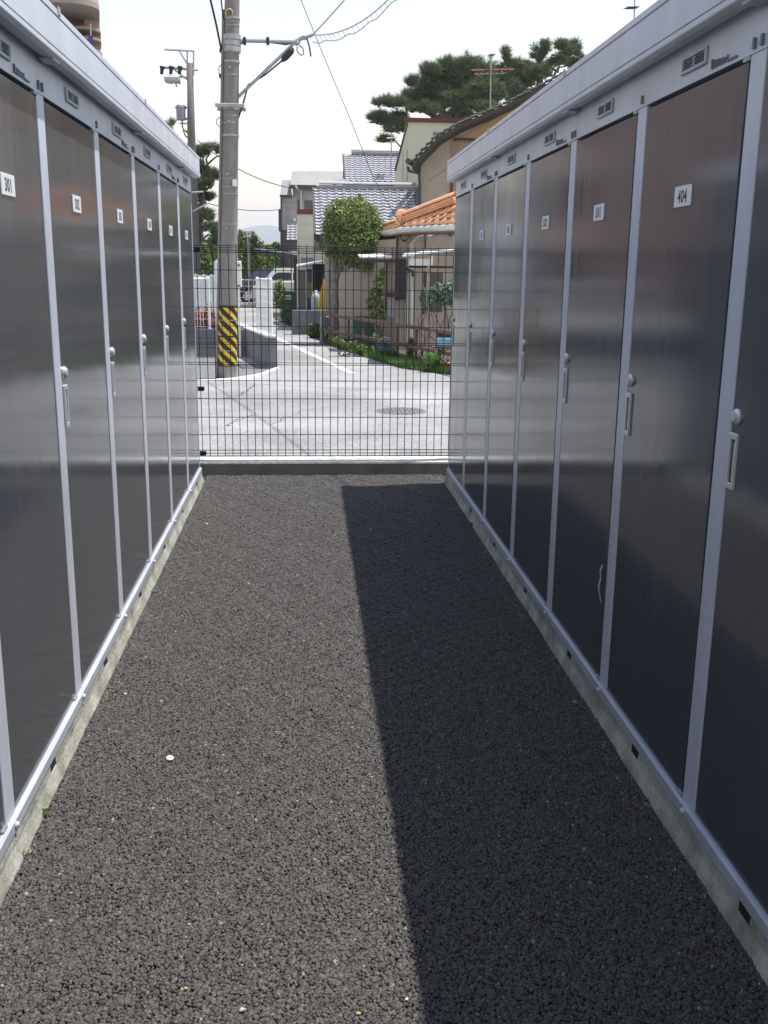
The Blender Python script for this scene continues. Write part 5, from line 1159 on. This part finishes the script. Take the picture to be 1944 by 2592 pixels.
# ------------------------------------------------------------------ weeds and litter in the alley
def weed(label, x, y, h, n, m, seed):
    r = np.random.default_rng(seed); g = G(x, y); t = thing('weed', label, 'weed', (g.x, g.y, 0))
    p = np.abs(r.normal(0, h*.45, (n, 3)))*np.array([1, 1, 1.0])*np.where(r.random((n, 3)) > .5, 1, -1); p[:, 2] = np.abs(p[:, 2])*.8+.008
    link('foliage', leaf_mesh('foliage', p, h*.75, m, r, .5), t)
weed('small green weed at the foot of the sunlit footing', 118, 2062, .022, 26, M_leafl, 1); weed('tiny weed near the sunlit footing beside a pebble', 276, 1772, .012, 12, M_leafl, 2)
weed('yellowing weed nearest the viewer at the sunlit footing', 62, 2170, .016, 14, M_leafl, 3); weed('small weed growing at the shaded footing near the alley end', 1192, 1332, .022, 24, M_leaf, 4)
weed('single green sprig on the shaded asphalt by the footing', 1594, 1977, .008, 5, M_leafl, 5)
g = G(430, 1923); cpn = MB().lathe([(.0125, 0), (.0125, .004), (.011, .0055), (.003, .006)], seg=20).build('bottle_cap', M_white); cpn.location = (g.x, g.y, .004); cpn.rotation_euler = (.12, .1, 0); tag(cpn, 'small round white cap lying on the sunlit asphalt', 'cap')
lit = [(317, 1758, .006, 'white pebble beside the tiny weed at the sunlit footing'), (524, 1328, .010, 'pale pebble on the sunlit asphalt near the alley end'), (938, 1342, .008, 'white pebble inside the far part of the shadow'), (1030, 2532, .005, 'white chip at the shadow edge nearest the viewer'), (908, 2568, .006, 'orange chip left of the shadow edge nearest the viewer'), (630, 1480, .008, 'flat pale flake in the middle of the sunlit asphalt'), (614, 2560, .009, 'cream crumb at the bottom of the sunlit asphalt'), (470, 2505, .006, 'ochre chip low in the sunlit asphalt'), (655, 2230, .005, 'rusty chip in the lower middle of the sunlit asphalt')]
cols = [M_plate, M_plate, M_plate, M_plate, mat('orange_chip', (.50, .28, .12), .8), mat('cream_chip', (.55, .50, .38), .8), MATS['cream_chip'] if 'cream_chip' in MATS else M_plate, mat('ochre_chip', (.40, .26, .10), .8), MATS['orange_chip'] if 'orange_chip' in MATS else M_plate]
for k, ((x, y, s_, lb), m_) in enumerate(zip(lit, cols)):
    g = G(x, y); r2 = np.random.default_rng(k); ch_ = MB()
    an = np.sort(r2.uniform(0, 2*PI, 7)); ra = s_*r2.uniform(.7, 1.15, 7)
    vs = [(q*f*math.cos(a), q*f*math.sin(a)*.8, z) for z, f in ((0, .8), (s_*.35, 1), (s_*.7, .6)) for a, q in zip(an, ra)]
    ch_.add(vs, [(j*7+i, j*7+(i+1) % 7, (j+1)*7+(i+1) % 7, (j+1)*7+i) for j in (0, 1) for i in range(7)] + [tuple(range(7))[::-1], tuple(range(14, 21))])
    o = ch_.build('pebble', m_); o.location = (g.x, g.y, .002); tag(o, lb, 'pebble')

# ------------------------------------------------------------------ hills and haze
r = np.random.default_rng(9); YH = 5200.0; mbh = MB(); nx, ny = 121, 14
prof_px = [(-400, 560), (200, 585), (440, 596), (500, 592), (560, 588), (600, 583), (640, 573), (668, 567), (690, 570), (720, 578), (800, 570), (1000, 560), (1500, 585), (2400, 575)]
xs = np.linspace(-420, 2400, nx)
yy = np.interp(xs, [a for a, b in prof_px], [b for a, b in prof_px])+np.convolve(r.normal(0, 2.2, nx), np.ones(3)/3, 'same')
for j in range(ny):
    t = j/(ny-1); Y = YH-2200*(1-t)
    for i in range(nx):
        p = P(xs[i], yy[i], YH); z = p.z*(t**1.25)*(1+.10*math.sin(i*.9+j*1.7)*(1-t)); mbh.v.append((p.x, Y, z-2))
for j in range(ny-1):
    for i in range(nx-1): q = j*nx+i; mbh.f.append((q, q+1, q+nx+1, q+nx)); mbh.mi.append(0)
o_ = len(mbh.v)
for i in range(nx): p = P(xs[i], yy[i], YH); mbh.v.append((p.x, YH+1500, -2))
for i in range(nx-1): q = (ny-1)*nx+i; mbh.f.append((q, q+1, o_+i+1, o_+i)); mbh.mi.append(0)
tag(mbh.build('hills', mat('forest_hill', (.035, .055, .028), .95, var=.3, vscale=.004), None, True), kind='structure')
HAZE = True
if HAZE:
    hz = MB().box(-5200, 5200, -220, 6850, -4, 330).build('haze', None); hz.data.materials.clear()
    mh_ = bpy.data.materials.new('haze_air'); mh_.use_nodes = True; n = mh_.node_tree.nodes; n.remove(n['Principled BSDF'])
    pv = n.new('ShaderNodeVolumePrincipled'); pv.inputs['Color'].default_value = (.86, .93, 1, 1); pv.inputs['Density'].default_value = 3.0e-4; pv.inputs['Anisotropy'].default_value = .2
    mh_.node_tree.links.new(pv.outputs[0], n['Material Output'].inputs['Volume']); hz.data.materials.append(mh_); tag(hz, 'pale blue air haze over the distant hills', 'haze', kind='stuff')
